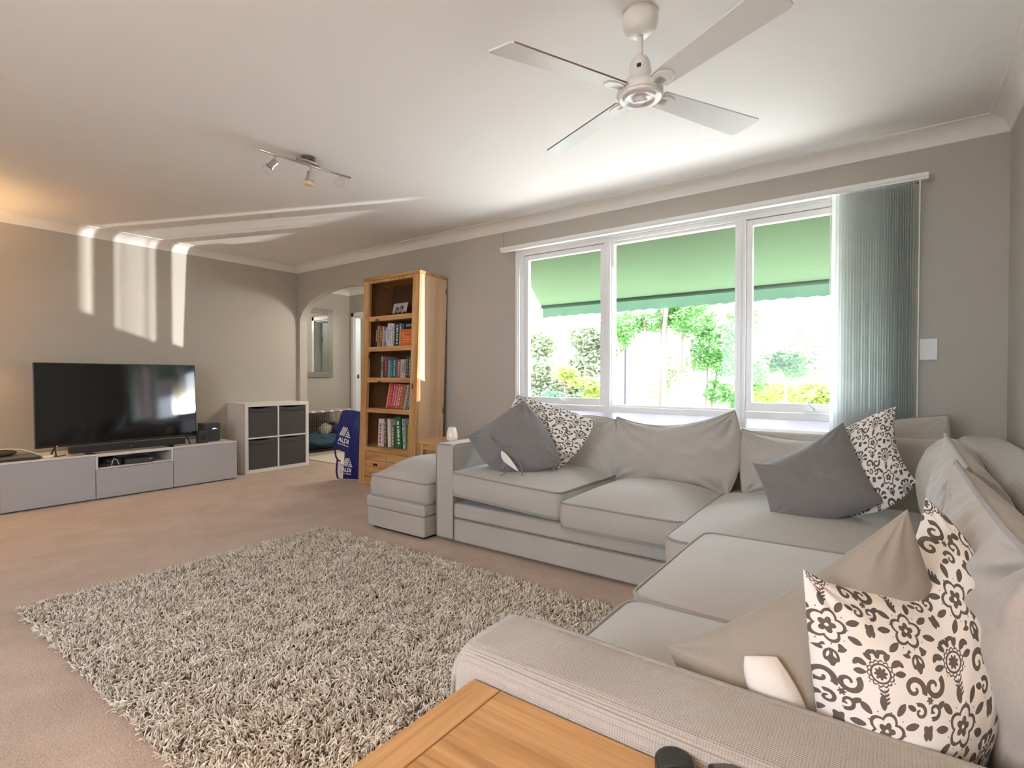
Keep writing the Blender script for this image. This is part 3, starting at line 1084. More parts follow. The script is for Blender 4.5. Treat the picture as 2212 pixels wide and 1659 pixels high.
# unseen trellis, added only to block and stripe the low glare
tr_ = thing('glare_blocker', 'added timber trellis out of view that stripes the low glare', 'trellis', (7.7, 1.02, GZ))
for x, hw in ((7.10, 0.012), (7.18, 0.018), (7.31, 0.014), (7.43, 0.022), (7.53, 0.010), (7.61, 0.022)):
    MB().box(x - hw, x + hw, 1.0, 1.005, GZ, 2.4).build('batten', 'brownpaint', tr_)
MB().box(7.93, 8.60, 1.0, 1.01, GZ, 2.4).build('panel', 'brownpaint', tr_)
MB().box(6.30, 8.60, 0.985, 1.0, 1.385, 2.6).build('panel', 'brownpaint', tr_)  # solid band added to cut off the ceiling streaks
# neighbouring eave
ev = thing('neighbouring_roof', 'cream eave of a neighbouring roof seen through the left casement', 'roof', (0.0, 5.4, GZ))
m = MB().prism([(-1.6, 2.08), (1.20, 2.08), (1.20, 2.15), (-1.6, 2.15)], 1, 5.0, 5.8)
m.build('eave', plain('cream_fascia', (0.75, 0.66, 0.52), 0.7, var=0.02), ev)
MB().prism([(-1.6, 2.15), (1.28, 2.15), (1.18, 2.21), (-1.6, 2.6)], 1, 4.95, 5.9).build('roof_tiles', 'brick', ev)
MB().box(-3.6, -0.65, 5.4, 5.5, GZ, 2.08).build('wall', plain('cream_wall', (0.70, 0.66, 0.58), 0.8, var=0.03), ev)


def tree(name, label, base, stems, centres, n, size, mat, seed, group=None, cat='tree'):
    t_ = thing(name, label, cat, (base[0], base[1], GZ), group=group)
    k = 0
    for (p0, p1, r0, r1) in stems:
        m = MB(); branchy(m, p0, p1, r0, r1, 9, 0.05, seed + k); k += 1
        m.build('trunk', 'bark', t_, smooth=True)
    V, F = leafcloud(centres, n, size, seed)
    link_mesh('foliage', V, F, mat, t_)
    return t_


tree('multi_stem_tree', 'tall slim multi stemmed tree with bright green crown outside the middle pane', (1.9, 8),
     [((1.46, 8, GZ), (1.39, 8.0, 3.4), 0.055, 0.04), ((1.71, 8.1, GZ), (1.82, 8.1, 3.6), 0.085, 0.05),
      ((1.92, 7.9, GZ), (1.93, 7.9, 3.6), 0.075, 0.05), ((2.0, 8.0, GZ), (2.33, 8.0, 2.9), 0.05, 0.03),
      ((2.15, 8.0, GZ), (2.52, 7.9, 1.9), 0.05, 0.025), ((2.45, 8.1, GZ), (2.85, 8.1, 1.9), 0.045, 0.02),
      ((0.95, 8.0, GZ), (0.70, 8.0, 3.2), 0.04, 0.03), ((1.25, 8.0, GZ), (1.10, 8.0, 2.4), 0.03, 0.02),
      ((2.70, 8.1, GZ), (3.0, 8.1, 1.6), 0.045, 0.02)],
     [(1.0, 8, 2.35, .45, .4, .35), (1.55, 8.2, 2.35, .45, .4, .25), (2.55, 8, 2.3, .55, .5, .40), (2.95, 8, 1.75, .50, .4, .38),
      (3.2, 8, 1.35, .40, .4, .30), (2.65, 8.2, 1.40, .36, .4, .22), (3.5, 8.2, 2.2, .45, .4, .4), (0.75, 8.2, 2.0, .25, .3, .25),
      (2.2, 8.4, 2.9, .9, .6, .4), (3.05, 8, 0.75, .33, .3, .28), (3.5, 8, 0.50, .3, .3, .3), (3.7, 8.2, 1.1, .35, .3, .4), (2.0, 8.4, 2.5, .5, .3, .3)],
     9500, 0.060, 'leafg', 11)
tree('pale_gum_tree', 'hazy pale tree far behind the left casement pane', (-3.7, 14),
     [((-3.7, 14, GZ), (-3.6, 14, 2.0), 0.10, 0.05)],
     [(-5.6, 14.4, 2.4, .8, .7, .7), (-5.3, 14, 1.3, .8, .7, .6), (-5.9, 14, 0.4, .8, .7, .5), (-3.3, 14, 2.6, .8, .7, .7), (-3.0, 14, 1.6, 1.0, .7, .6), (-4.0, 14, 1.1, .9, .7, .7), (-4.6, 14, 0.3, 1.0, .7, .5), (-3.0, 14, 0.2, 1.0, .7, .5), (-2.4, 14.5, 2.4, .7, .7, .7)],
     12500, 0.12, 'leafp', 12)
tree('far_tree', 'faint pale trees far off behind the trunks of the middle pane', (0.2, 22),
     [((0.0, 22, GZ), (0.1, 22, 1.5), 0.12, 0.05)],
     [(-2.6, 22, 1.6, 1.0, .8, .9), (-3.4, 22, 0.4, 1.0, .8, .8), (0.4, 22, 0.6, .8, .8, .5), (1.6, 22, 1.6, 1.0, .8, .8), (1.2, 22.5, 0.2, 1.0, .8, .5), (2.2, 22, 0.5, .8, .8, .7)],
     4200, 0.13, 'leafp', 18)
tree('lime_shrub', 'lime yellow leafy shrub low in the left casement pane', (0.8, 6),
     [((0.8, 6, GZ), (0.85, 6, 1.0), 0.03, 0.015), ((0.6, 6, GZ), (0.4, 6, 1.2), 0.03, 0.012)],
     [(0.42, 6, 1.15, .32, .3, .17), (0.80, 6, 0.95, .30, .3, .13), (1.20, 6, 0.88, .28, .3, .16), (1.05, 6.1, 0.70, .3, .3, .12)],
     1500, 0.060, 'leafy', 13)
tree('dark_shrub', 'blue green bush at the foot of the left casement pane', (-0.2, 7),
     [((-0.2, 7, GZ), (-0.2, 7, 0.3), 0.05, 0.03)],
     [(-0.5, 7, 0.45, .45, .4, .28), (0.4, 7.2, 0.55, .4, .4, .25), (0.2, 7.5, 0.15, .9, .4, .35)],
     3600, 0.06, 'leafb', 14)
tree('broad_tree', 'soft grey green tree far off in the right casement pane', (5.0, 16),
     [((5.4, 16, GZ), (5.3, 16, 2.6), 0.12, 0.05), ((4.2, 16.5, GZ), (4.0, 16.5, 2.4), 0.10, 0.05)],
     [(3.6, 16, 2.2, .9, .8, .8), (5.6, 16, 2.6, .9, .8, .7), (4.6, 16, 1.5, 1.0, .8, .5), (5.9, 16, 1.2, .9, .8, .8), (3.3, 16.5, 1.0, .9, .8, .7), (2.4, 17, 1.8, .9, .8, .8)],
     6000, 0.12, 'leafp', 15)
tree('spreading_tree', 'green spreading branch of leaves in the right casement pane', (4.1, 9.5),
     [((4.2, 9.5, GZ), (4.1, 9.5, 1.8), 0.04, 0.02)],
     [(3.75, 9.5, 1.35, .40, .3, .20), (4.15, 9.5, 1.52, .45, .3, .20), (4.35, 9.5, 1.20, .30, .3, .14)],
     2200, 0.065, 'leafg', 16)
tree('yellow_hedge', 'yellow green hedge along the bottom of the right casement pane', (4.4, 10.5),
     [((4.3, 10.5, GZ), (4.3, 10.5, 0.3), 0.05, 0.03)],
     [(3.5, 10.8, 1.05, .4, .4, .25), (4.6, 10.8, 1.0, .5, .4, .25), (5.3, 10.8, 1.15, .4, .4, .3), (3.7, 10.5, 0.75, .6, .4, .30), (4.5, 10.5, 0.62, .6, .4, .32), (5.2, 10.5, 0.70, .6, .4, .34), (3.4, 10.7, 0.35, .5, .4, .35), (4.9, 10.7, 0.35, .8, .4, .4)],
     5200, 0.06, 'leafy', 17)
ps = thing('lamp_post', 'slim dark post among the tree trunks outside the middle pane', 'post', (0.47, 9, GZ))
MB().tube([(0.47, 9, GZ), (0.48, 9, 2.1)], 0.035, n=10).build('post', 'charcoal', ps)

# ================================================================== FAR HALL THINGS
mr = thing('wall_mirror', 'tall mirror in a wide pewter frame on the hall wall beyond the arch', 'mirror', (-0.99, 0.93, 1.06))
m = MB()
my0, my1, mz0, mz1, fwid = 0.62, 1.198, 1.056, 2.102, 0.078
m.box(-0.99, -0.962, my0, my0 + fwid, mz0, mz1).box(-0.99, -0.962, my1 - fwid, my1, mz0, mz1)
m.box(-0.99, -0.962, my0 + fwid, my1 - fwid, mz0, mz0 + fwid).box(-0.99, -0.962, my0 + fwid, my1 - fwid, mz1 - fwid, mz1)
m.build('frame', 'pewter', mr, bev=0.004)
MB().box(-0.985, -0.974, my0 + fwid, my1 - fwid, mz0 + fwid, mz1 - fwid).build('mirror_glass', 'mirrorglass', mr)

# dog crate
CX0, CX1, CY0, CY1, CZ = -0.93, -0.45, 0.40, 1.15, 0.555
cr = thing('dog_crate', 'black wire dog crate on the carpet beyond the arch', 'dog crate', ((CX0 + CX1) / 2, (CY0 + CY1) / 2, 0))


def wirepanel(name, axis, c, a0, a1, z0, z1):
    m = MB()
    n = int((a1 - a0) / 0.032)
    for i in range(n + 1):
        t = a0 + (a1 - a0) * i / n
        p = [(c, t, z0), (c, t, z1)] if axis == 0 else [(t, c, z0), (t, c, z1)]
        m.tube(p, 0.0018, n=4)
    for z in (z0, z0 + 0.33 * (z1 - z0), z0 + 0.66 * (z1 - z0), z1):
        p = [(c, a0, z), (c, a1, z)] if axis == 0 else [(a0, c, z), (a1, c, z)]
        m.tube(p, 0.0028, n=5)
    return m.build(name, 'wire', cr)


wirepanel('wire_panel', 0, CX1, CY0, CY1, 0.03, CZ)
wirepanel('wire_panel', 0, CX0, CY0, CY1, 0.03, CZ)
wirepanel('wire_panel', 1, CY0, CX0, CX1, 0.03, CZ)
wirepanel('wire_panel', 1, CY1, CX0, CX1, 0.03, CZ)
MB().box(CX0, CX1, CY0, CY1, 0.0, 0.03).build('tray', 'black', cr, bev=0.004)
# cover with pale patches on the crate
m = MB(); m.box(CX0 - 0.01, CX1 + 0.012, CY0 - 0.01, CY1 + 0.01, CZ + 0.004, CZ + 0.03)
cvr = m.build('crate_cover', plain('dusty_pink_cloth', (0.42, 0.34, 0.36), 0.9, var=0.1, vscale=10), bev=0.006)
tag(cvr, 'dusty pink patchwork cloth lying on top of the dog crate', 'blanket')
r_ = random.Random(3)
ppm = plain('pale_pink_patch', (0.78, 0.66, 0.70), 0.9, var=0.03)
for i in range(9):
    pm = MB()
    y = CY0 + 0.05 + 0.085 * i; x = CX0 + 0.05 + 0.4 * ((i * 0.37) % 1)
    M_ = Matrix.Translation((x, y, CZ + 0.0315)) @ Matrix.Rotation(r_.uniform(0, 1.5), 4, 'Z')
    pm.box(-0.03, 0.03, -0.022, 0.022, 0, 0.002, M_)
    link_mesh('patch', np.array(pm.V) - np.array(cvr.location), pm.F, ppm, cvr, world=False)
for i in range(5):
    pm = MB()
    y = CY0 + 0.08 + 0.15 * i
    pm.box(CX1 + 0.012, CX1 + 0.014, y, y + 0.055, CZ + 0.005, CZ + 0.029)
    link_mesh('patch', np.array(pm.V) - np.array(cvr.location), pm.F, ppm, cvr, world=False)
# bedding
def blob(name, c, r, mat, seed, amp, label, cat, res=(48, 28), parent=None, group=None, flat=0.0):
    nu, nv = res
    V = []
    for j in range(nv + 1):
        ph = PI * j / nv
        for i in range(nu):
            th = 2 * PI * i / nu
            V.append((math.sin(ph) * math.cos(th), math.sin(ph) * math.sin(th), math.cos(ph)))
    V = np.array(V)
    d = 1 + amp * waves(V, seed, 4.5) + amp * 0.8 * waves(V, seed + 2, 10)
    P = V * d[:, None]
    P[:, 2] = np.maximum(P[:, 2], -flat) if flat else P[:, 2]
    P = P * np.array(r) + np.array(c)
    F = []
    for j in range(nv):
        for i in range(nu):
            k = (i + 1) % nu
            F.append((j * nu + i, (j + 1) * nu + i, (j + 1) * nu + k, j * nu + k))
    o = link_mesh(name, P, F, mat, parent, smooth=True)
    if label: tag(o, label, cat, group)
    return o


blob('dog_bedding', (-0.69, 0.76, 0.125), (0.225, 0.355, 0.13), plain('teal_blue_fleece', (0.06, 0.14, 0.20), 0.95, bump=1.0, bscale=30, var=0.5, vscale=14), 5, 0.16, 'crumpled teal blue fleece bedding inside the dog crate', 'blanket', flat=0.72)
blob('plush_toy', (-0.62, 0.82, 0.30), (0.07, 0.10, 0.08), plain('cream_plush', (0.50, 0.50, 0.44), 0.95, bump=1, bscale=40), 8, 0.2, 'cream and grey plush toy on top of the bedding in the dog crate', 'toy')
blob('checked_cushion', (-0.70, 1.02, 0.27), (0.12, 0.10, 0.11), plain('navy_fleece', (0.05, 0.055, 0.085), 0.95, bump=1, bscale=40, var=0.6, vscale=25), 9, 0.12, 'dark navy patterned cushion at the right end inside the dog crate', 'cushion')
# cream mat in hall, seen just beyond the arch
hm = MB().box(-0.12, 1.75, 0.12, 0.76, 0.0, 0.014).build('hall_mat', plain('cream_mat', (0.66, 0.60, 0.50), 0.95, bump=0.6, bscale=150, var=0.05), bev=0.005)
tag(hm, 'flat cream floor mat on the hall carpet just beyond the arch', 'mat')

# ================================================================== TV WALL
BX0, BX1, BZ0, BZ1 = 0.012, 0.549, 0.012, 0.396
DY = 0.018
def cabinet(y1, label, kind):
    y0 = y1 - 0.6
    t_ = thing('media_cabinet', label, 'cabinet', (0.28, (y0 + y1) / 2, 0), group='low grey media cabinets along the wall')
    m = MB()
    xb = BX1 - 0.02
    m.box(BX0, xb, y0, y0 + 0.016, BZ0, BZ1).box(BX0, xb, y1 - 0.016, y1, BZ0, BZ1)
    m.box(BX0, xb + 0.018, y0, y1, BZ1 - 0.014, BZ1).box(BX0, xb, y0, y1, BZ0, BZ0 + 0.016).box(BX0, BX0 + 0.01, y0, y1, BZ0, BZ1)
    if kind == 'niche':
        m.box(BX0, xb, y0, y1, 0.262, 0.276)
        m.box(xb, BX1, y0, y0 + 0.016, 0.262, BZ1 - 0.014).box(xb, BX1, y1 - 0.016, y1, 0.262, BZ1 - 0.014)
        m.box(xb, BX1, y0 + 0.016, y1 - 0.016, 0.372, BZ1 - 0.014)
    m.build('body', 'bestaw', t_, bev=0.0012)
    if kind == 'niche':
        MB().box(xb, BX1, y0 + 0.002, y1 - 0.002, BZ0, 0.260).build('drawer_front', 'besta', t_, bev=0.002)
    else:
        MB().box(xb, BX1, y0 + 0.002, y1 - 0.002, BZ0, BZ1 - 0.016).build('door', 'besta', t_, bev=0.002)
    for (x, y) in ((0.06, y0 + 0.05), (0.06, y1 - 0.05), (0.48, y0 + 0.05), (0.48, y1 - 0.05)):
        MB().lathe([(0.018, 0), (0.018, 0.012)], c=(x, y, 0), n=12).build('foot', 'black', t_)
    return t_


cabinet(-1.038, 'low cabinet with pale grey door beside the cube shelf unit', 'door')
cabinet(-1.638, 'middle low cabinet with open niche over a grey drawer front', 'niche')
cabinet(-2.238, 'low cabinet with pale grey door at the left edge below the laptop', 'door')

# TV
tv = thing('television', 'large flat black television standing on the low cabinets', 'television', (0.36, -1.98, BZ1))
TT = Matrix.Translation((0.398, 0, 0.470)) @ Matrix.Rotation(math.radians(-3.2), 4, 'Y') @ Matrix.Translation((-0.398, 0, -0.470))
MB().box(0.375, 0.398, -2.598, -1.362, 0.470, 1.182, TT).build('bezel', 'black', tv, bev=0.003)
MB().box(0.3975, 0.3995, -2.588, -1.372, 0.490, 1.174, TT).build('screen', 'screen', tv)
MB().box(0.33, 0.376, -2.35, -1.61, 0.52, 0.95, TT).build('rear_housing', 'black', tv, bev=0.01)
for y in (-2.47, -1.45):
    s = MB()
    s.tube([(0.385, y, 0.472), (0.50, y - 0.02, 0.404)], 0.006, n=6).tube([(0.385, y, 0.472), (0.28, y, 0.404)], 0.006, n=6)
    s.build('foot', 'blackm', tv)
MB().box(0.398, 0.400, -2.462, -2.456, 0.476, 0.481).build('standby_light', 'redled', tv)
# sound bar
sb = thing('sound_bar', 'long black sound bar on the cabinet top in front of the television', 'speaker', (0.475, -1.955, BZ1))
MB().box(0.44, 0.505, -2.40, -1.51, 0.412, 0.470).build('body', 'blackm', sb, bev=0.008)
for y in (-2.28, -1.63):
    MB().box(0.45, 0.515, y - 0.012, y + 0.012, 0.3965, 0.414).build('foot', 'black', sb)
MB().box(0.505, 0.507, -1.965, -1.960, 0.438, 0.443).build('indicator', 'logo', sb)
# subwoofer and small speaker
sub = thing('subwoofer', 'black box subwoofer with lit display at right end of the cabinets', 'speaker', (0.33, -1.21, BZ1))
MB().box(0.24, 0.405, -1.292, -1.135, 0.397, 0.585).build('cabinet', 'charcoal', sub, bev=0.010)
s = MB()
for k, y in enumerate((-1.215, -1.203, -1.191, -1.176)):
    s.box(0.405, 0.4065, y, y + 0.007, 0.522, 0.536 - (0.008 if k == 3 else 0))
s.build('display', 'led', sub)
sp = thing('small_speaker', 'small black speaker beside the subwoofer nearer the television', 'speaker', (0.43, -1.33, BZ1))
MB().box(0.402, 0.475, -1.376, -1.290, 0.397, 0.520).build('cabinet', 'charcoal', sp, bev=0.006)
MB().lathe([(0.026, 0), (0.030, 0.002), (0.026, 0.004), (0.006, 0.001), (0.0, 0.003)], mtx=Matrix.Translation((0.475, -1.333, 0.455)) @ Matrix.Rotation(PI / 2, 4, 'Y'), n=20).build('driver', 'blackm', sp, smooth=True)
# things in the niche
b1 = MB().box(0.36, 0.54, -2.02, -1.80, 0.2775, 0.325).build('set_top_box', 'charcoal', bev=0.008)
tag(b1, 'black set top box in the niche, right of the games console', 'media box')
b1r = link_mesh('indicator', np.array([(0, 0, 0), (0.001, 0, 0), (0.001, 0.008, 0), (0, 0.008, 0), (0, 0, 0.004), (0.001, 0, 0.004), (0.001, 0.008, 0.004), (0, 0.008, 0.004)]) + np.array([0.091, 0.08, 0.03]),
                [(0, 3, 2, 1), (4, 5, 6, 7), (0, 1, 5, 4), (1, 2, 6, 5), (2, 3, 7, 6), (3, 0, 4, 7)], 'redled', b1, world=False)
b2 = MB().box(0.30, 0.50, -2.15, -2.03, 0.2775, 0.335).build('games_console', 'blackm', bev=0.012)
tag(b2, 'black games console at the left of the cabinet niche', 'media box')
b3 = blob('games_controller', (0.505, -2.165, 0.293), (0.035, 0.05, 0.015), 'black', 4, 0.1, 'small black games controller at left front of the niche', 'controller', (24, 14))
b4 = MB().tube([(0.53, -2.12, 0.281), (0.535, -2.115, 0.32), (0.525, -2.10, 0.345), (0.515, -2.075, 0.325), (0.512, -2.06, 0.285)], 0.003, n=6).build('white_cable', 'whitepl')
tag(b4, 'white cable looped in the cabinet niche', 'cable')
# laptop and clutter at left end
lp = thing('laptop', 'closed black laptop on the cabinet top at the left edge', 'laptop', (0.40, -2.74, BZ1), (0, 0, 0.16))
MB().box(0.26, 0.50, -2.93, -2.58, 0.3975, 0.414).build('base', 'charcoal', lp, bev=0.004)
MB().box(0.262, 0.498, -2.928, -2.582, 0.4155, 0.424).build('lid', plain('grey_laptop_lid', (0.11, 0.11, 0.11), 0.4), lp, bev=0.003)
bb = blob('headphones_case', (0.30, -2.78, 0.448), (0.07, 0.09, 0.026), plain('dark_brown_case', (0.05, 0.035, 0.03), 0.7), 6, 0.04, 'rounded dark brown case on the closed laptop', 'case', (32, 18))
hb_ = MB().box(0.43, 0.475, -2.565, -2.50, 0.3975, 0.416).build('adapter', 'whitepl', bev=0.003)
tag(hb_, 'small white plug adapter on the cabinet top right of the laptop', 'adapter')
cb = MB().tube([(0.45, -2.565, 0.407), (0.44, -2.60, 0.44), (0.40, -2.68, 0.478), (0.33, -2.77, 0.485), (0.22, -2.86, 0.47), (0.12, -2.92, 0.40)], 0.003, n=6).build('charging_cable', 'whitepl')
tag(cb, 'white charging cable arching from the plug adapter', 'cable')
cb = MB().tube([(0.46, -2.50, 0.405), (0.47, -2.46, 0.402), (0.44, -2.42, 0.402), (0.36, -2.40, 0.402)], 0.003, n=6).build('black_cable', 'black')
tag(cb, 'short black cable beside the white plug adapter', 'cable')

# cube unit
KX, KY0, KY1, KZ = 0.392, -0.873, -0.103, 0.770
ku = thing('cube_shelf', 'white two by two cube shelf unit with dark storage boxes', 'shelf unit', (0.2, (KY0 + KY1) / 2, 0))
m = MB()
e = 0.038
m.box(0.002, KX, KY0, KY0 + e, 0, KZ).box(0.002, KX, KY1 - e, KY1, 0, KZ).box(0.002, KX, KY0 + e, KY1 - e, KZ - e, KZ).box(0.002, KX, KY0 + e, KY1 - e, 0, e)
ym = (KY0 + KY1) / 2
m.box(0.002, KX, ym - 0.008, ym + 0.008, e, KZ - e).box(0.002, KX, KY0 + e, ym - 0.008, KZ / 2 - 0.008, KZ / 2 + 0.008).box(0.002, KX, ym + 0.008, KY1 - e, KZ / 2 - 0.008, KZ / 2 + 0.008)
m.build('frame', 'bestaw', ku, bev=0.0015)
bins = [(KY0 + e, KZ / 2 + 0.008, 'upper left'), (ym + 0.008, KZ / 2 + 0.008, 'upper right'), (KY0 + e, e, 'lower left'), (ym + 0.008, e, 'lower right')]
for y, z, lb in bins:
    t_ = thing('storage_box', 'dark grey fabric storage box in the %s cube of the white unit' % lb, 'storage box', (0.2, y + 0.17, z), group='dark grey fabric boxes in the cube unit')
    yy0, yy1 = y + 0.004, ym - 0.012 if y < ym - 0.02 else KY1 - e - 0.004
    zt = z + 0.325
    # slightly bowed front and sagging rim
    V = []; F = []
    n1, n2 = 18, 12
    for i in range(n1):
        for j in range(n2):
            u = i / (n1 - 1); v = j / (n2 - 1)
            sag = 0.012 * math.sin(PI * u) * v ** 3
            V.append((KX - 0.008 + 0.006 * math.sin(PI * u) * math.sin(PI * v), yy0 + (yy1 - yy0) * u, z + 0.002 + (zt - z) * v - sag))
    for i in range(n1 - 1):
        for j in range(n2 - 1):
            a = i * n2 + j
            F.append((a, a + n2, a + n2 + 1, a + 1))
    link_mesh('front_panel', V, F, 'bin', t_, smooth=True)
    m = MB().box(0.03, KX - 0.012, yy0, yy1, z + 0.001, zt - 0.02)
    m.build('box_body', 'bin', t_, bev=0.004)
    mm = MB().tube([(KX - 0.003, yy0 + 0.01, zt - 0.03), (KX + 0.002, (yy0 + yy1) / 2, zt - 0.045), (KX - 0.003, yy1 - 0.01, zt - 0.03)], 0.003, n=5)
    mm.build('seam', 'bin', t_)

# ================================================================== BOOKCASE (leans back slightly)
LEAN = math.atan(0.04)
bk = thing('bookcase', 'tall narrow oak bookcase with five shelves of books against the wall', 'bookcase', (2.175, -0.46, 0), (-LEAN, 0, 0))
# local frame: x from -.4..+.4, y 0 = front .. .37 back, z up
BW, BD, BH = 0.3965, 0.368, 2.05
st = 0.092
m = MB()
for sx in (-1, 1):
    x0, x1 = (-BW, -BW + st) if sx < 0 else (BW - st, BW)
    m.box(x0, x1, 0.0, 0.03, 0, BH - 0.03)
m.box(-BW + st, BW - st, 0.001, 0.028, 1.99, BH - 0.03)
m.build('face_frame', 'oakz', bk, world=False, bev=0.003)
m = MB()
for sx in (-1, 1):
    x0, x1 = (-BW + 0.004, -BW + 0.026) if sx < 0 else (BW - 0.026, BW - 0.004)
    m.box(x0, x1, 0.03, BD - 0.002, 0.0, BH - 0.03)
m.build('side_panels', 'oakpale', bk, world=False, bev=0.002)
m = MB()
for sx in (-1, 1):
    x0, x1 = (-BW + 0.0262, -BW + 0.028) if sx < 0 else (BW - 0.028, BW - 0.0262)
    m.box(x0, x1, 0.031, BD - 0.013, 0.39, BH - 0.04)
m.build('shade_lining', plain('oak_inner_shade', (0.24, 0.13, 0.055), 0.6, var=0.1, vscale=8), bk, world=False)  # added dark faces: shade inside the shelves put into their colour
m = MB().box(-BW - 0.006, BW + 0.006, -0.008, BD + 0.002, BH - 0.03, BH)
m.build('top', 'oakx', bk, world=False, bev=0.006)
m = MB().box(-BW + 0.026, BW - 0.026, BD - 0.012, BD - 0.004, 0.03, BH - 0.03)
m.build('back_panel', 'oakshade', bk, world=False)
SH = [(1.612, 1.660), (1.315, 1.361), (1.013, 1.058), (0.716, 0.760), (0.333, 0.381)]
for a, b in SH:
    m = MB().box(-BW + st, BW - st, 0.0015, 0.028, a, b)
    m.box(-BW + 0.026, BW - 0.026, 0.028, BD - 0.012, a + 0.012, b)
    m.build('shelf', 'oakx', bk, world=False, bev=0.002)
m = MB().box(-BW + st, BW - st, 0.001, 0.03, 0.0, 0.087)
m.build('plinth', 'oakx', bk, world=False, bev=0.003)
for sx in (-1, 1):
    x0, x1 = (-BW + st + 0.002, -0.006) if sx < 0 else (0.006, BW - st - 0.002)
    d_ = MB().box(x0, x1, 0.006, 0.026, 0.092, 0.250)
    d_.box(x0, x1, 0.008, 0.026, 0.253, 0.330)
    do = d_.build('drawer', 'oakx', bk, world=False, bev=0.003)
    h = MB().box((x0 + x1) / 2 - 0.03, (x0 + x1) / 2 + 0.03, 0.001, 0.007, 0.20, 0.222)
    h.build('handle', plain('dark_bronze', (0.05, 0.035, 0.03), 0.5, 0.7), do, world=False, bev=0.003)
m = MB().box(-0.008, 0.008, 0.004, 0.028, 0.087, 0.333)
m.build('drawer_divider', 'oakz', bk, world=False)
BKM = Matrix.LocRotScale(bk.location, bk.rotation_euler, bk.scale)


def book(x0, x1, z0, h, col, label, tilt=0.0, depth=0.20, y=0.10, spine=None, pages=(0.72, 0.68, 0.58), grp=None, cover_front=False, bands=1, cat='book', name='book'):
    """x0,x1 in world x at shelf; built in the bookcase frame, own thing"""
    lx0, lx1 = x0 - 2.175, x1 - 2.175
    w = lx1 - lx0 - 0.0015
    m = MB()
    t_ = min(0.003, w * 0.2)
    m.mat(0)
    m.box(0, t_, 0, depth, 0, h).box(w - t_, w, 0, depth, 0, h).box(t_, w - t_, 0, t_, 0, h)
    m.mat(1)
    m.box(t_, w - t_, t_, depth - 0.005, 0.003, h - 0.004)
    if spine is not None:
        m.mat(2)
        rr = random.Random(int(x0 * 1000) + int(z0 * 10))
        if cover_front:
            pass
        elif bands == 1:
            m.box(w * 0.25, w * 0.75, -0.0006, 0.001, h * rr.uniform(0.25, 0.35), h * rr.uniform(0.75, 0.88))
        else:
            z = h * 0.12
            while z < h * 0.85:
                l_ = h * rr.uniform(0.04, 0.14)
                m.box(w * 0.3, w * 0.7, -0.0006, 0.001, z, z + l_)
                z += l_ + h * rr.uniform(0.02, 0.06)
    piv = Matrix.Translation((lx0, y, z0 + 0.001 + max(0.0, (w + 0.0015) * math.sin(tilt)))) @ Matrix.Rotation(tilt, 4, 'Y')
    me_mats = [colmat(pages)]
    if spine is not None:
        me_mats.append(colmat(spine))
    me = bpy.data.meshes.new(name)
    me.from_pydata(m.V, [], m.F)
    for mm in [colmat(col)] + me_mats:
        me.materials.append(mm)
    me.polygons.foreach_set('material_index', np.array(m.m, dtype=np.int32))
    o = bpy.data.objects.new(name, me)
    COL.objects.link(o)
    o.matrix_world = BKM @ piv
    return tag(o, label, cat, grp)


g2 = 'books on the second shelf from the top'
z2 = 1.361
book(1.90 - .04, 1.885, z2, 0.232, (0.10, 0.03, 0.04), 'dark maroon book with pale top at far left of the upper book row', spine=(0.6, 0.55, 0.5), grp=g2)
book(1.885, 1.902, z2, 0.225, (0.45, 0.42, 0.40), 'silvery grey spine, second from left in the upper book row', spine=(0.5, 0.1, 0.1), grp=g2)
book(1.902, 1.938, z2, 0.210, (0.55, 0.33, 0.03), 'mustard yellow and brown spine near left of the upper book row', spine=(0.15, 0.06, 0.02), grp=g2, bands=2)
book(1.940, 1.960, z2, 0.208, (0.10, 0.07, 0.06), 'dark brown thin book right of the mustard spine', spine=(0.4, 0.35, 0.3), grp=g2)
book(1.961, 1.980, z2, 0.212, (0.70, 0.68, 0.66), 'thin white paperback right of the dark brown thin book, upper row', spine=(0.5, 0.1, 0.1), grp=g2)
book(1.981, 1.993, z2, 0.205, (0.42, 0.06, 0.08), 'thin red paperback in the upper book row', spine=(0.8, 0.7, 0.6), grp=g2)
book(1.994, 2.012, z2, 0.198, (0.20, 0.24, 0.42), 'slate blue paperback right of the thin red one, upper row', spine=(0.7, 0.7, 0.75), grp=g2)
book(2.013, 2.034, z2, 0.200, (0.38, 0.44, 0.62), 'light blue paperback before the tall white books, upper row', spine=(0.8, 0.8, 0.85), grp=g2)
book(2.036, 2.066, z2, 0.235, (0.72, 0.72, 0.76), 'tall white hardback, leftmost of the three white books', spine=(0.25, 0.3, 0.5), grp=g2)
book(2.067, 2.100, z2, 0.235, (0.66, 0.66, 0.72), 'tall white book with grey lettering, middle of the three white books', spine=(0.3, 0.3, 0.45), grp=g2, bands=2)
book(2.101, 2.124, z2, 0.232, (0.74, 0.74, 0.76), 'tall white book with dark dots, rightmost of the three white books', spine=(0.1, 0.1, 0.15), grp=g2, bands=2)
book(2.126, 2.146, z2, 0.236, (0.05, 0.055, 0.05), 'slim black book right of the three white books', spine=(0.6, 0.6, 0.5), grp=g2, bands=2)
book(2.147, 2.205, z2, 0.240, (0.03, 0.04, 0.035), 'thick black book with white brush pattern on its spine', spine=(0.65, 0.68, 0.62), grp=g2, bands=2)
book(2.207, 2.236, z2, 0.225, (0.20, 0.34, 0.40), 'teal and white spine beside the black book facing out', spine=(0.75, 0.75, 0.72), grp=g2, bands=2)
bo = book(2.238, 2.44, z2, 0.242, (0.015, 0.015, 0.016), 'large black book with white title facing out behind the orange book', depth=0.03, y=0.135, grp=g2)
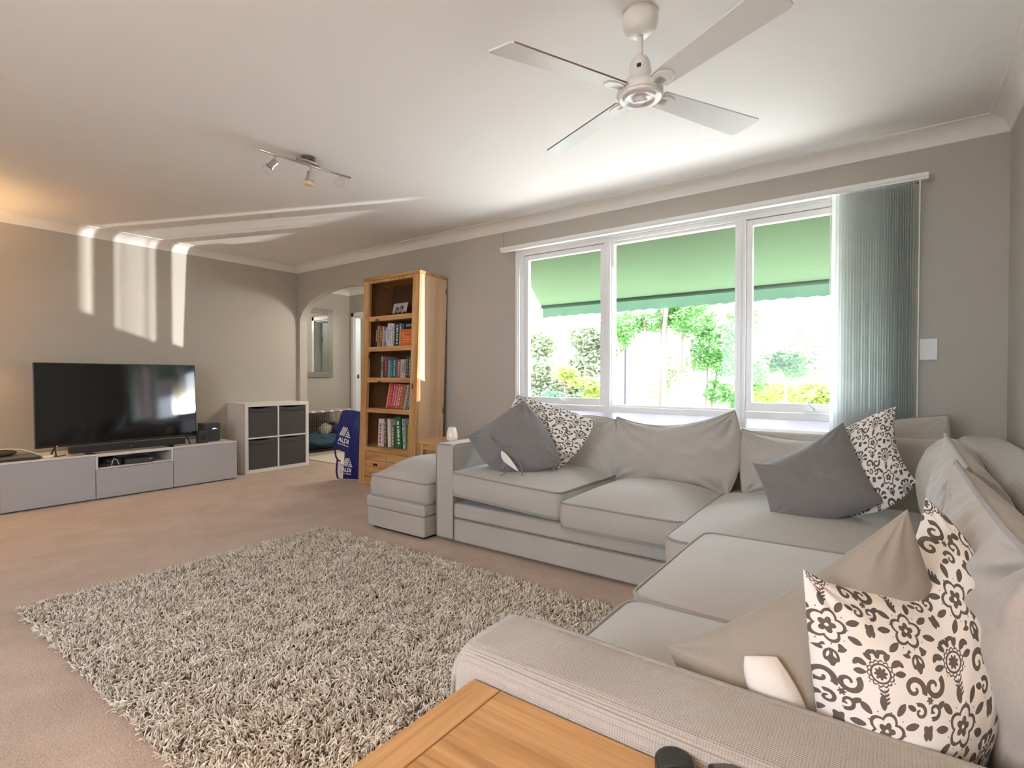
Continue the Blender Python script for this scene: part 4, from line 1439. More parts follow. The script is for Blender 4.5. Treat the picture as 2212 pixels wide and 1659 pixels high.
bo2 = book(2.250, 2.43, z2, 0.162, (0.62, 0.13, 0.02), 'orange book with its cover facing out at right of the upper row', depth=0.022, y=0.075, grp=g2)


def text_part(parent, s, size, M_, mat, name='lettering', ext=0.0006, shear=0, bold=0.0, spacing=1.0):
    cu = bpy.data.curves.new(name, 'FONT')
    cu.body = s; cu.size = size; cu.extrude = ext; cu.offset = bold; cu.align_x = 'LEFT'; cu.shear = shear; cu.space_character = spacing
    cu.resolution_u = 4
    to = bpy.data.objects.new(name, cu)
    COL.objects.link(to)
    bpy.context.view_layer.update()
    dg = bpy.context.evaluated_depsgraph_get()
    me = bpy.data.meshes.new_from_object(to.evaluated_get(dg))
    bpy.data.objects.remove(to)
    me.transform(M_)
    me.name = name
    me.materials.clear(); me.materials.append(MAT[mat] if isinstance(mat, str) else mat)
    o = bpy.data.objects.new(name, me)
    COL.objects.link(o)
    o.parent = parent
    return o


RX = Matrix.Rotation(PI / 2, 4, 'X')
text_part(bo, 'EITHER', 0.036, Matrix.Translation((0.022, -0.001, 0.195)) @ RX, 'logo')
text_part(bo2, 'D', 0.055, Matrix.Translation((0.02, -0.001, 0.10)) @ RX, colmat((0.75, 0.5, 0.15)))
mm = MB()
for k, (w_, z_) in enumerate(((0.10, 0.082), (0.12, 0.06), (0.09, 0.038))):
    mm.box(0.025, 0.025 + w_, -0.0012, 0, z_, z_ + 0.008)
link_mesh('title_lines', mm.V, mm.F, colmat((0.72, 0.42, 0.12)), bo2, world=False)

g3 = 'books on the third shelf from the top'
z3 = 1.058
for a in [
    (1.952, 1.984, .215, (0.36, 0.35, 0.35), (0.08, 0.08, 0.08), 'grey book with black label, leftmost on the middle shelf'),
    (1.986, 2.008, .180, (0.09, 0.03, 0.04), None, 'near black maroon book on the middle shelf, second from left'),
    (2.009, 2.030, .182, (0.26, 0.05, 0.07), (0.5, 0.3, 0.3), 'wine red book on the middle shelf left of the teal ones'),
    (2.032, 2.056, .180, (0.20, 0.06, 0.08), None, 'dull red book touching the light teal one on the middle shelf'),
    (2.058, 2.098, .178, (0.10, 0.33, 0.36), (0.3, 0.5, 0.5), 'light teal book, brightest on the middle shelf'),
    (2.100, 2.128, .178, (0.03, 0.12, 0.15), (0.3, 0.4, 0.4), 'dark teal book just right of the light teal one'),
    (2.130, 2.170, .182, (0.03, 0.14, 0.22), (0.5, 0.6, 0.65), 'deep blue book at centre of the middle shelf'),
    (2.172, 2.190, .178, (0.08, 0.20, 0.34), None, 'thin mid blue book right of the deep blue one'),
    (2.192, 2.234, .180, (0.34, 0.10, 0.05), (0.75, 0.55, 0.45), 'rust red book with pale lettering on the middle shelf'),
    (2.236, 2.258, .180, (0.46, 0.44, 0.40), None, 'thin beige book right of the rust red one'),
    (2.260, 2.276, .178, (0.62, 0.60, 0.52), (0.2, 0.2, 0.2), 'thin ivory book on the middle shelf'),
    (2.278, 2.308, .180, (0.40, 0.41, 0.33), (0.2, 0.2, 0.2), 'sage grey book on the middle shelf'),
    (2.312, 2.346, .212, (0.05, 0.055, 0.065), (0.35, 0.35, 0.35), 'tall black book left of the last two on the middle shelf'),
    (2.348, 2.380, .208, (0.10, 0.10, 0.11), (0.4, 0.4, 0.4), 'tall charcoal book, second from right on the middle shelf'),
    (2.382, 2.420, .205, (0.14, 0.09, 0.07), None, 'dark brown book at right end of the middle shelf')]:
    book(a[0], a[1], z3, a[2], a[3], a[5], spine=a[4], grp=g3, bands=2 if a[4] and sum(a[4]) > 1 else 1)
g4 = 'leaning books on the fourth shelf from the top'
z4 = 0.760
xx = 2.040
for (w_, h_, c_, s_, lb) in [
    (0.018, .245, (0.62, 0.34, 0.12), (0.75, 0.6, 0.3), 'orange spine, leftmost of the leaning books'),
    (0.050, .245, (0.55, 0.05, 0.07), (0.7, 0.2, 0.15), 'thick scarlet book among the leaning books'),
    (0.024, .245, (0.62, 0.05, 0.22), (0.8, 0.5, 0.6), 'hot pink spine among the leaning books'),
    (0.040, .240, (0.45, 0.12, 0.10), (0.75, 0.5, 0.35), 'brick red leaning book with peach lettering'),
    (0.026, .240, (0.58, 0.20, 0.22), (0.8, 0.6, 0.6), 'salmon pink leaning book at middle of its shelf'),
    (0.026, .242, (0.60, 0.08, 0.06), (0.85, 0.8, 0.75), 'bright red leaning book with white lettering'),
    (0.020, .236, (0.40, 0.16, 0.16), None, 'faded red leaning book right of the bright red one'),
    (0.040, .235, (0.42, 0.22, 0.04), (0.15, 0.08, 0.04), 'amber brown leaning book with dark lettering'),
    (0.020, .235, (0.62, 0.55, 0.50), (0.3, 0.2, 0.2), 'thin cream leaning book right of the amber one'),
    (0.024, .235, (0.05, 0.10, 0.16), (0.3, 0.4, 0.5), 'dark blue leaning book near right end'),
    (0.018, .230, (0.35, 0.38, 0.40), None, 'thin grey leaning book at right end of its shelf')]:
    ti = 0.19
    book(xx, xx + w_, z4 + 0.0005, h_, c_, lb, tilt=ti, spine=s_, grp=g4, bands=2)
    xx += (w_ + 0.001) / math.cos(ti)
g5 = 'books and folders on the lowest open shelf'
z5 = 0.381
for (x0, w_, h_, c_, s_, ti, lb) in [
    (1.942, 0.062, .270, (0.76, 0.72, 0.68), (0.50, 0.09, 0.07), 0.0, 'thick white book with red ring marks, left on the lowest shelf'),
    (2.006, 0.022, .270, (0.70, 0.70, 0.70), (0.1, 0.2, 0.5), 0.0, 'slim white book beside the ring marked one'),
    (2.034, 0.034, .275, (0.12, 0.07, 0.05), (0.5, 0.4, 0.3), -0.03, 'dark brown book on the lowest shelf between white ones'),
    (2.088, 0.045, .275, (0.72, 0.68, 0.58), None, -0.07, 'cream book leaning left on the lowest shelf'),
    (2.140, 0.036, .215, (0.20, 0.22, 0.14), (0.65, 0.65, 0.6), -0.03, 'short green and grey patterned book left of the green folder'),
    (2.210, 0.072, .300, (0.01, 0.17, 0.06), (0.72, 0.75, 0.68), -0.09, 'thick dark green lever arch folder with white label'),
    (2.305, 0.030, .285, (0.62, 0.62, 0.60), (0.05, 0.05, 0.05), -0.09, 'white book with black lettering right of the green folder'),
    (2.340, 0.016, .235, (0.20, 0.05, 0.04), None, 0.0, 'thin dark red book left of the lime spine'),
    (2.360, 0.026, .235, (0.16, 0.55, 0.08), (0.1, 0.4, 0.05), 0.0, 'lime green spine near right end of the lowest shelf'),
    (2.388, 0.022, .250, (0.42, 0.04, 0.05), (0.75, 0.6, 0.6), 0.0, 'dark red book with pale lettering at right end of lowest shelf')]:
    book(x0, x0 + w_, z5 + 0.0005, h_, c_, lb, tilt=ti, spine=s_, grp=g5, bands=2, depth=0.22)
# leaning photo print on the top shelf
ph = MB().box(0, 0.20, 0, 0.006, 0, 0.145)
po = link_mesh('photo_print', ph.V, ph.F, plain('photo_white', (0.52, 0.50, 0.50), 0.35), None)
po.location = (0, 0, 0)
po.matrix_world = BKM @ Matrix.Translation((2.07 - 2.175 + 0.06, 0.15, 1.663)) @ Matrix.Rotation(-0.22, 4, 'X') @ Matrix.Rotation(0.0, 4, 'Y')
tag(po, 'framed photograph of two people leaning on the top shelf', 'photograph')
pm = MB()


def oval(m, cx_, cz_, rx_, rz_, y=-0.0035):
    V = [(cx_, y, cz_)] + [(cx_ + rx_ * math.cos(a * PI / 12), y, cz_ + rz_ * math.sin(a * PI / 12)) for a in range(24)]
    m.add(V, [(0, 1 + (i + 1) % 24, 1 + i) for i in range(24)])


pm = MB(); oval(pm, -0.035, 0.075, 0.026, 0.032); oval(pm, 0.025, 0.085, 0.026, 0.034)
link_mesh('picture_hair', pm.V, pm.F, colmat((0.07, 0.04, 0.03)), po, world=False)
pm = MB(); oval(pm, -0.033, 0.066, 0.018, 0.022, -0.004); oval(pm, 0.022, 0.074, 0.018, 0.024, -0.004)
link_mesh('picture_faces', pm.V, pm.F, colmat((0.36, 0.22, 0.17)), po, world=False)
pm = MB().box(-0.07, 0.06, -0.0038, -0.003, 0.004, 0.035)
link_mesh('picture_clothes', pm.V, pm.F, colmat((0.10, 0.10, 0.13)), po, world=False)
# dark string of beads / camera strap in front
pts_ = [(2.02 + 0.022 * i, -0.30 - 0.01 * math.sin(i * 1.7), 1.678 + 0.012 * math.sin(i * 2.3)) for i in range(14)]
s = MB().tube(pts_, 0.010, n=8).build('camera_strap', 'blackm', smooth=True)
tag(s, 'dark coiled strap lying on the top shelf before the photograph', 'strap')

# ---- blue shopping bag
bg = thing('shopping_bag', 'royal blue reusable shopping bag standing between arch and bookcase', 'bag', (1.58, -0.38, 0))
pillow('bag_body', [(1.50, -.38, .66), (1.755, -.30, .68), (1.755, -.29, .004), (1.455, -.40, .004), (1.62, -.36, .70), (1.765, -.30, .35), (1.60, -.35, .006), (1.49, -.40, .30)],
       0.03, 0.03, 'blue', bg, n=40, seed=21, wr=0.010, power=0.35)
pillow('front_flap', [(1.50, -.435, .715), (1.76, -.36, .70), (1.70, -.385, .27), (1.40, -.46, .33), (1.62, -.42, .725), (1.74, -.37, .50), (1.55, -.43, .285), (1.435, -.455, .52)],
       0.016, 0.012, 'blue', bg, n=40, seed=22, wr=0.008, power=0.35)
s = MB()


def ribbon(m, P, w, t=0.0015):
    """flat strap along P, width vector w"""
    V = []
    for p in P:
        for q in (-0.5, 0.5):
            V.append((p[0] + w[0] * q, p[1] + w[1] * q, p[2] + w[2] * q))
    for p in P:
        for q in (-0.5, 0.5):
            V.append((p[0] + w[0] * q, p[1] + w[1] * q + 0.003, p[2] + w[2] * q))
    n = len(P); F = []
    for i in range(n - 1):
        a = 2 * i
        F += [(a, a + 1, a + 3, a + 2), (2 * n + a, 2 * n + a + 2, 2 * n + a + 3, 2 * n + a + 1), (a, a + 2, 2 * n + a + 2, 2 * n + a), (a + 1, 2 * n + a + 1, 2 * n + a + 3, a + 3)]
    m.add(V, F)


ribbon(s, [(1.405, -.46, .345), (1.412, -.465, .29), (1.43, -.468, .24), (1.465, -.468, .205), (1.50, -.465, .20)], (0.022, 0, 0.014))
s.build('handle', plain('indigo_webbing', (0.02, 0.015, 0.14), 0.6), bg, world=True)
s = MB()
ribbon(s, [(1.45, -.462, .21), (1.44, -.465, .15), (1.435, -.465, .08), (1.45, -.462, .02), (1.49, -.455, .008)], (0.030, 0, 0.004))
s.build('handle', plain('indigo_webbing_lower', (0.02, 0.015, 0.14), 0.6), bg)
s = MB()
ribbon(s, [(1.475, -.452, .20), (1.47, -.455, .14), (1.468, -.452, .07)], (0.030, 0, 0))
s.build('white_strap', 'logo', bg)


def bag_logo(org, right, upv, sc, parent):
    """striped A mark with name and line; local 2-D axes in metres"""
    R_ = Vector(right).normalized(); U_ = Vector(upv).normalized(); N_ = R_.cross(U_)
    Mx = Matrix((R_, U_, N_)).transposed().to_4x4()
    Mx.translation = Vector(org)
    m = MB()
    def poly(pts):
        n = len(pts)
        V = [tuple(Mx @ Vector((x * sc, y * sc, 0.0))) for x, y in pts] + [tuple(Mx @ Vector((x * sc, y * sc, 0.0015))) for x, y in pts]
        m.add(V, [tuple(range(n, 2 * n)), tuple(range(n))[::-1]] + [(i, (i + 1) % n, n + (i + 1) % n, n + i) for i in range(n)])
    for k in range(3):
        x = k * 0.020
        poly([(x, 0.0), (x + 0.014, 0.0), (x + 0.046 - k * 0.000, 0.085 - k * 0.0), (x + 0.032, 0.085)])
    for k in range(4):
        z = 0.0 + k * 0.019
        xl = 0.064 + z * 0.375; xr = 0.128 - z * 0.50
        poly([(xl, z), (xr, z), (xr - 0.006, z + 0.012), (xl + 0.005, z + 0.012)])
    m.build('logo_mark', 'logo', parent)
    Mi = root_matrix(parent).inverted()
    text_part(parent, 'ALDI', 0.056 * sc, Mi @ Mx @ Matrix.Translation((-0.004 * sc, -0.056 * sc, 0)), 'logo', bold=0.0022 * sc, ext=0.0008)
    text_part(parent, 'Good Different.', 0.020 * sc, Mi @ Mx @ Matrix.Translation((-0.006 * sc, -0.082 * sc, 0)), 'logo', bold=0.0004, ext=0.0008)


fl = [c for c in bg.children if c.name.startswith('front_flap')][0]
bdy = [c for c in bg.children if c.name.startswith('bag_body')][0]
bag_logo((1.500, -0.475, 0.470), (0.96, 0.20, -0.20), (0.20, 0.03, 0.98), 1.15, fl)
bag_logo((1.505, -0.440, 0.150), (0.98, 0.20, -0.06), (0.10, 0.03, 0.99), 1.0, bdy)

# ---- small oak side table by bookcase
def side_table(x0, x1, y0, y1, h, label, seed=0, shelf=True):
    t_ = thing('side_table', label, 'side table', ((x0 + x1) / 2, (y0 + y1) / 2, 0))
    fb = 0.052
    m = MB()
    MB().box(x0, x0 + fb, y0, y1, h - 0.024, h).build('top_rail', 'oaky', t_, bev=0.002)
    MB().box(x1 - fb, x1, y0, y1, h - 0.024, h).build('top_rail', 'oaky', t_, bev=0.002)
    m = MB().box(x0 + fb + 0.0015, x1 - fb - 0.0015, y0, y1, h - 0.0235, h - 0.0005)
    m.build('top_panel', 'oakx', t_, bev=0.0015)
    lg = 0.045
    for (x, y) in ((x0 + 0.008, y0 + 0.008), (x1 - lg - 0.008, y0 + 0.008), (x0 + 0.008, y1 - lg - 0.008), (x1 - lg - 0.008, y1 - lg - 0.008)):
        MB().box(x, x + lg, y, y + lg, 0, h - 0.024).build('leg', 'oakz', t_, bev=0.003)
    m = MB()
    ya, yb = y0 + 0.014, y1 - 0.014
    for (a, b) in ((y0 + 0.014, y0 + 0.032), (y1 - 0.032, y1 - 0.014)):
        m.box(x0 + lg, x1 - lg, a, b, h - 0.075, h - 0.0245)
    for (a, b) in ((x0 + 0.014, x0 + 0.032), (x1 - 0.032, x1 - 0.014)):
        m.box(a, b, y0 + lg, y1 - lg, h - 0.075, h - 0.0245)
    m.build('apron', 'oakx', t_, bev=0.002)
    if shelf:
        MB().box(x0 + 0.02, x1 - 0.02, y0 + 0.02, y1 - 0.02, h * 0.66, h * 0.66 + 0.018).build('shelf', 'oakx', t_, bev=0.002)
    return t_


side_table(2.87, 3.34, -0.70, -0.24, 0.535, 'oak side table between the bookcase and the sofa arm')
s = MB().lathe([(0.001, 0), (0.040, 0.0), (0.048, 0.008), (0.0495, 0.035), (0.044, 0.070), (0.036, 0.095), (0.033, 0.106), (0.030, 0.112), (0.024, 0.110), (0.022, 0.09), (0.001, 0.085)], c=(3.125, -0.555, 0.536), n=36)
vz = s.build('vase', 'porcelain', smooth=True)
tag(vz, 'small white porcelain vase on the oak side table behind the footstool', 'vase')

# ---- near side table with two black objects
side_table(5.552, 6.05, -3.70, -3.172, 0.600, 'oak side table in the near foreground beside the sofa arm')


def slab(P, w, h, n, mtx, name, mat, parent):
    pass


rc = thing('ridged_remote', 'black rounded plastic handset with ridged slots at corner of near side table', 'remote control', (5.905, -3.25, 0.6005), (0, 0, math.radians(-62)))
# local frame: x along handset
V = []
outl = []
for i in range(13):
    a = PI / 2 + PI * i / 12
    outl.append((-0.075 + 0.022 * math.cos(a), 0.0225 * math.sin(a)))
outl = [(0.085, -0.0215), (0.085, 0.0215)] + outl
m = MB()
m.prism(outl, 2, 0.0, 0.020)
m.build('case', 'black', rc, world=False, bev=0.006, seg=3)
s = MB()
for k in range(3):
    x = -0.058 + 0.017 * k
    s.tube([(x, -0.016, 0.0195), (x - 0.002, 0, 0.0215), (x, 0.016, 0.0195)], 0.003, n=8)
s.build('ridge', 'blackm', rc, world=False, smooth=True)
rc2 = thing('flat_remote', 'flat glossy black remote control at right on the near side table', 'remote control', (5.975, -3.225, 0.6005), (0, 0, math.radians(-52)))
MB().box(-0.085, 0.10, -0.024, 0.024, 0.0, 0.022).build('case', plain('glossy_black', (0.02, 0.022, 0.025), 0.18), rc2, world=False, bev=0.004)
MB().box(-0.080, 0.095, -0.019, 0.019, 0.0215, 0.0228).build('face_plate', plain('dark_grey_plate', (0.07, 0.075, 0.07), 0.3), rc2, world=False)

# ================================================================== SOFA
sf = thing('corner_sofa', 'large light grey linen corner sofa under the window', 'sofa', (5.1, -1.3, 0))
m = MB()
poly = [(3.815, -1.30), (5.52, -1.30), (5.52, -3.02), (6.50, -3.02), (6.50, -0.22), (3.815, -0.22)]
m.prism(poly, 2, 0.018, 0.160)
m.build('base', 'lino', sf, bev=0.012, seg=3)
poly = [(3.815, -1.306), (5.514, -1.306), (5.514, -3.02), (6.50, -3.02), (6.50, -0.22), (3.815, -0.22)]
m = MB(); m.prism(poly, 2, 0.166, 0.262)
m.build('base_rail', 'lino', sf, bev=0.022, seg=4)
m = MB().tube([(3.82, -1.300, 0.163), (5.52, -1.300, 0.163), (5.52, -3.02, 0.163)], 0.004, n=6)
m.build('piping', 'piping', sf, smooth=True)
m = MB().box(3.85, 6.45, -1.24, -0.3, 0.0, 0.018).box(5.56, 6.45, -3.0, -1.24, 0.0, 0.018)
m.build('plinth', 'blackm', sf)
# window-side arm
ax0, ax1, ay0, ay1, az = 3.660, 3.815, -1.300, -0.20, 0.632
m = MB().box(ax0, ax1, ay0, ay1, 0.018, az)
arm1 = m.build('armrest', 'lino', sf, bev=0.016, seg=3)
m = MB()
m.tube([(ax0 + .004, ay0 + .002, .03), (ax0 + .004, ay0 + .002, az - .03), (ax0 + .010, ay0 + .002, az - .012), (ax0 + .025, ay0 + .002, az - .003), (ax1 - .02, ay0 + .002, az - .003)], 0.0045, n=8)
m.tube([(ax1 - .004, ay0 + .002, .03), (ax1 - .004, ay0 + .002, az - .03), (ax1 - .004, ay0 + .008, az - .010), (ax1 - .006, ay0 + .03, az - .003), (ax1 - .006, ay1, az - .003)], 0.0045, n=8)
m.tube([(ax0 + .004, ay0 + .02, az - .004), (ax0 + .004, ay1, az - .004)], 0.0045, n=8)
m.build('piping', 'piping', arm1, smooth=True)
# near arm, slightly dipped
bx0, bx1, by0, by1, bz = 5.500, 6.50, -3.168, -3.020, 0.640
V = []; F = []
prof = []
rr = 0.032
for i in range(7):
    a = PI / 2 * i / 6
    prof.append((by0 + rr - rr * math.cos(a), bz - rr + rr * math.sin(a)))
for i in range(5):
    a = PI / 2 * i / 4
    prof.append((by1 - 0.008 + 0.008 * math.sin(a), bz - 0.008 + 0.008 * math.cos(a)))
prof = [(by0, 0.02), (by0, 0.2), (by0, 0.4), (by0, 0.5)] + prof + [(by1, 0.5), (by1, 0.3), (by1, 0.02)]
nx_ = 60
for i in range(nx_):
    t = i / (nx_ - 1)
    x = bx0 + (bx1 - bx0) * t
    e_ = max(0.0, 1 - (x - bx0) / 0.030)
    sh = 0.026 * (1 - math.sqrt(max(0, 1 - e_ * e_))) if e_ > 0 else 0
    for (y, z) in prof:
        cy_ = (by0 + by1) / 2
        yy = cy_ + (y - cy_) * (1 - sh * 3.0)
        zz = z - (sh * 1.0 if z > 0.55 else 0)
        dip = 0.006 * math.sin(PI * t) * (z > 0.55)
        V.append((x + (0.004 * math.sin(z * 9) if i == 0 else 0), yy, zz - dip))
np_ = len(prof)
for i in range(nx_ - 1):
    for j in range(np_ - 1):
        a = i * np_ + j
        F.append((a, a + np_, a + np_ + 1, a + 1))
F.append(tuple(range(np_)))
F.append(tuple(range((nx_ - 1) * np_, nx_ * np_))[::-1])
arm2 = link_mesh('armrest', V, F, 'linoarm', sf, smooth=True)
md = arm2.modifiers.new('b', 'EDGE_SPLIT'); md.split_angle = math.radians(50)
m = MB()
P = [(bx0 + 0.004, by1 - .002, 0.04), (bx0 + 0.004, by1 - .003, bz - 0.055), (bx0 + 0.010, by1 - .004, bz - 0.028), (bx0 + 0.030, by1 - .004, bz - 0.008)]
P += [(bx0 + 0.03 + (bx1 - bx0 - 0.03) * t, by1 - .002, bz - 0.002 - 0.006 * math.sin(PI * t)) for t in np.linspace(0.05, 1, 24)]
m.tube(P, 0.0048, n=8)
P = [(bx0 + 0.004, by0 + .002, 0.04), (bx0 + 0.004, by0 + .003, bz - 0.075), (bx0 + 0.010, by0 + .008, bz - 0.045), (bx0 + 0.028, by0 + .010, bz - 0.028)]
m.tube(P, 0.0045, n=8)
P = [(bx0 + 0.028, by0 + .010, bz - 0.0215)] + [(bx0 + 0.03 + (bx1 - bx0 - 0.03) * t, by0 + .0095, bz - 0.0108 - 0.006 * math.sin(PI * t)) for t in np.linspace(0.02, 1, 24)]
m.tube(P, 0.0013, n=6)
m.build('piping', 'piping', arm2, smooth=True)
# back frames
m = MB().box(3.66, 6.50, -0.40, -0.19, 0.02, 0.745)
m.build('back_frame', 'lino', sf, bev=0.03, seg=4)
m = MB().box(6.36, 6.55, -3.168, -0.19, 0.02, 0.765)
m.build('back_frame', 'lino', sf, bev=0.035, seg=4)
# seats
cushion('seat_cushion', 3.822, 4.618, -1.335, -0.52, 0.300, 0.445, 0.050, sf, seed=31, r=0.05, wr=0.005, slope=(-0.045, -0.01))
cushion('seat_cushion', 4.622, 5.300, -1.350, -0.52, 0.255, 0.385, 0.085, sf, seed=32, r=0.05, wr=0.005)
cushion('seat_cushion', 5.305, 6.22, -1.665, -0.50, 0.262, 0.395, 0.070, sf, seed=33, r=0.09, wr=0.005)
cushion('seat_cushion', 5.492, 6.30, -2.425, -1.690, 0.300, 0.460, 0.045, sf, seed=34, r=0.05, wr=0.005)
cushion('seat_cushion', 5.500, 6.30, -3.012, -2.435, 0.300, 0.460, 0.045, sf, seed=35, r=0.05, wr=0.005)


# back cushions (window side)
def eared(fr, bk_, U, W, N0):
    return fr, bk_


pillow('back_cushion', [(3.93, -.52, .72), (4.562, -.50, .775), (4.575, -.64, .375), (3.86, -.64, .42), (4.26, -.50, .79), (4.600, -.57, .57), (4.20, -.62, .40), (3.88, -.58, .56)],
       0.085, 0.08, 'lino', sf, n=80, seed=41, wr=0.014, piping=0.0045, toward=(4.2, -3, 1))
pillow('back_cushion', [(4.572, -.49, .795), (5.318, -.47, .866), (5.310, -.63, .375), (4.583, -.63, .375), (4.945, -.50, .755), (5.372, -.55, .608), (4.95, -.61, .395), (4.545, -.56, .568)],
       0.090, 0.08, 'lino', sf, n=90, seed=42, wr=0.017, piping=0.0045, toward=(4.9, -3, 1), pull=0.6)
pillow('back_cushion', [(5.368, -.50, .762), (5.95, -.50, .745), (5.95, -.62, .41), (5.40, -.62, .40), (5.66, -.51, .715), (5.97, -.56, .58), (5.69, -.60, .41), (5.372, -.56, .57)],
       0.090, 0.08, 'lino', sf, n=80, seed=43, wr=0.014, piping=0.0045, toward=(5.6, -3, 1), pull=0.4)
pillow('back_cushion', [(5.90, -.27, .800), (6.315, -.265, .872), (6.31, -.33, .46), (5.90, -.34, .46), (6.12, -.262, .838), (6.325, -.29, .68), (6.10, -.33, .46), (5.88, -.30, .62)],
       0.060, 0.05, 'lino', sf, n=48, seed=44, wr=0.006, piping=0.0045, toward=(6.1, -3, 1))
# back cushions (right side), faces toward -x
pillow('back_cushion', [(6.205, -2.985, .865), (6.200, -2.165, .868), (6.24, -2.20, .44), (6.24, -2.99, .44), (6.215, -2.55, .835), (6.225, -2.17, .65), (6.24, -2.6, .42), (6.215, -3.0, .65)],
       0.085, 0.13, 'lino', sf, n=90, seed=45, wr=0.018, piping=0.0050, toward=(4, -2.6, 0.8), pull=0.5, wf=20)
pillow('back_cushion', [(6.225, -2.150, .850), (6.228, -1.440, .870), (6.25, -1.45, .44), (6.25, -2.16, .44), (6.245, -1.80, .825), (6.24, -1.42, .65), (6.25, -1.8, .42), (6.24, -2.17, .65)],
       0.085, 0.11, 'lino', sf, n=80, seed=46, wr=0.016, piping=0.0050, toward=(4, -1.8, 0.8), pull=0.5, wf=20)
pillow('back_cushion', [(6.27, -1.42, .785), (6.27, -0.72, .790), (6.27, -0.72, .42), (6.27, -1.42, .44), (6.28, -1.07, .815), (6.28, -0.70, .62), (6.27, -1.07, .42), (6.27, -1.43, .62)],
       0.12, 0.10, 'lino', sf, n=60, seed=47, wr=0.007, toward=(4, -1.1, 0.8))

# ottoman
ot = thing('footstool', 'light grey linen footstool at the left end of the sofa', 'footstool', (3.34, -1.05, 0))
m = MB().box(3.070, 3.635, -1.385, -0.76, 0.02, 0.150)
m.build('base', 'lino', ot, bev=0.012, seg=3)
m = MB().box(3.062, 3.640, -1.392, -0.755, 0.152, 0.232)
m.build('base_rail', 'lino', ot, bev=0.022, seg=4)
MB().box(3.10, 3.60, -1.35, -0.80, 0.0, 0.02).build('plinth', 'blackm', ot)
cushion('cushion', 3.085, 3.640, -1.375, -0.72, 0.235, 0.372, 0.125, ot, seed=51, r=0.045, wr=0.005)

# ================================================================== SCATTER PILLOWS
# A slate pillow at the left
A = pillow('slate_cushion', [(3.842, -1.193, .681), (4.094, -.923, .910), (4.440, -1.009, .539), (4.121, -1.212, .480), (3.965, -1.067, .784), (4.29, -.946, .739), (4.31, -1.11, .487), (3.996, -1.217, .538)],
           0.085, 0.07, 'greycush', n=110, seed=61, wr=0.010, label='slate grey cushion with ties and open end standing on the left sofa seat', cat='cushion', pull=0.3)
s = MB()
Al = np.array(A.location)
def rel(P, o): return [tuple(np.array(p) - np.array(o.location)) for p in P]
s.tube(rel([(4.048, -1.212, .711), (4.055, -1.222, .690), (4.075, -1.228, .668), (4.125, -1.222, .650), (4.196, -1.205, .636)], A), 0.0055, n=6)
s.tube(rel([(4.151, -1.235, .622), (4.141, -1.262, .585), (4.132, -1.290, .545)], A), 0.006, n=6)
s.tube(rel([(4.245, -1.235, .557), (4.270, -1.230, .565), (4.297, -1.235, .530), (4.312, -1.245, .482)], A), 0.004, n=6)
s.tube(rel([(4.199, -1.262, .540), (4.223, -1.272, .510), (4.202, -1.292, .486), (4.187, -1.300, .478)], A), 0.004, n=6)
link_mesh('tie', s.V, s.F, 'greycush', A, smooth=True, world=False)
pillow('lining', [(4.147, -1.236, .619), (4.185, -1.232, .599), (4.284, -1.240, .502), (4.244, -1.250, .524), (4.168, -1.238, .612), (4.245, -1.245, .555), (4.264, -1.250, .512), (4.180, -1.262, .562)],
       0.012, 0.006, 'insert', None, n=16, seed=62, wr=0.002)
li = [o for o in COL.objects if o.name.startswith('lining')][-1]
li.parent = A; li.location = Vector(li.location) - Vector(A.location)
# B floral behind it
pillow('floral_cushion', [(3.955, -.800, .940), (4.516, -.711, .784), (4.372, -.950, .480), (3.859, -1.071, .555), (4.239, -.746, .867), (4.484, -.84, .620), (4.137, -1.036, .500), (3.926, -.928, .752)],
       0.055, 0.06, 'motif', n=220, seed=63, wr=0.004, motif=(0.03, 0.02, 0.3), uvs=(0.52, 0.50), label='white floral print cushion behind the slate one at the left sofa end', cat='cushion')
# C slate pillow in the corner
C_ = pillow('slate_cushion', [(5.530, -1.037, .649), (5.894, -.865, .855), (6.048, -1.087, .539), (5.640, -1.195, .450), (5.675, -.997, .691), (5.967, -.998, .685), (5.863, -1.173, .458), (5.597, -1.118, .546)],
            0.080, 0.06, 'greycush', n=110, seed=64, wr=0.009, label='slate grey cushion tilted in the sofa corner before a floral one', cat='cushion')
# D floral behind it
pillow('floral_cushion', [(5.800, -.850, .750), (6.096, -.745, .930), (6.167, -.962, .621), (5.805, -1.060, .455), (5.970, -.785, .865), (6.098, -.875, .760), (6.03, -1.06, .490), (5.80, -.914, .595)],
       0.070, 0.05, 'motif', n=220, seed=65, wr=0.005, motif=(0.0, 0.05, 0.2), uvs=(0.46, 0.46), label='white floral print cushion behind the slate one in the sofa corner', cat='cushion')
# E stone pillow near
E_ = pillow('stone_cushion', [(5.782, -2.960, .632), (6.094, -2.830, .874), (6.175, -2.830, .60), (5.960, -2.975, .50), (5.925, -2.900, .720), (6.125, -2.83, .76), (6.06, -2.93, .49), (5.86, -2.985, .56)],
            0.055, 0.10, 'beigecush', n=120, seed=66, wr=0.009, label='stone coloured cushion with open end beside the near armrest', cat='cushion', pull=-0.35)
pillow('lining', [(5.905, -2.985, .665), (5.945, -2.975, .672), (5.990, -2.985, .590), (5.935, -3.000, .590), (5.925, -2.982, .67), (5.978, -2.99, .635), (5.96, -2.99, .585), (5.91, -2.995, .63)],
       0.018, 0.006, 'insert', None, n=24, seed=67, wr=0.002)
li = [o for o in COL.objects if o.name.startswith('lining')][-1]
li.parent = E_; li.location = Vector(li.location) - Vector(E_.location)
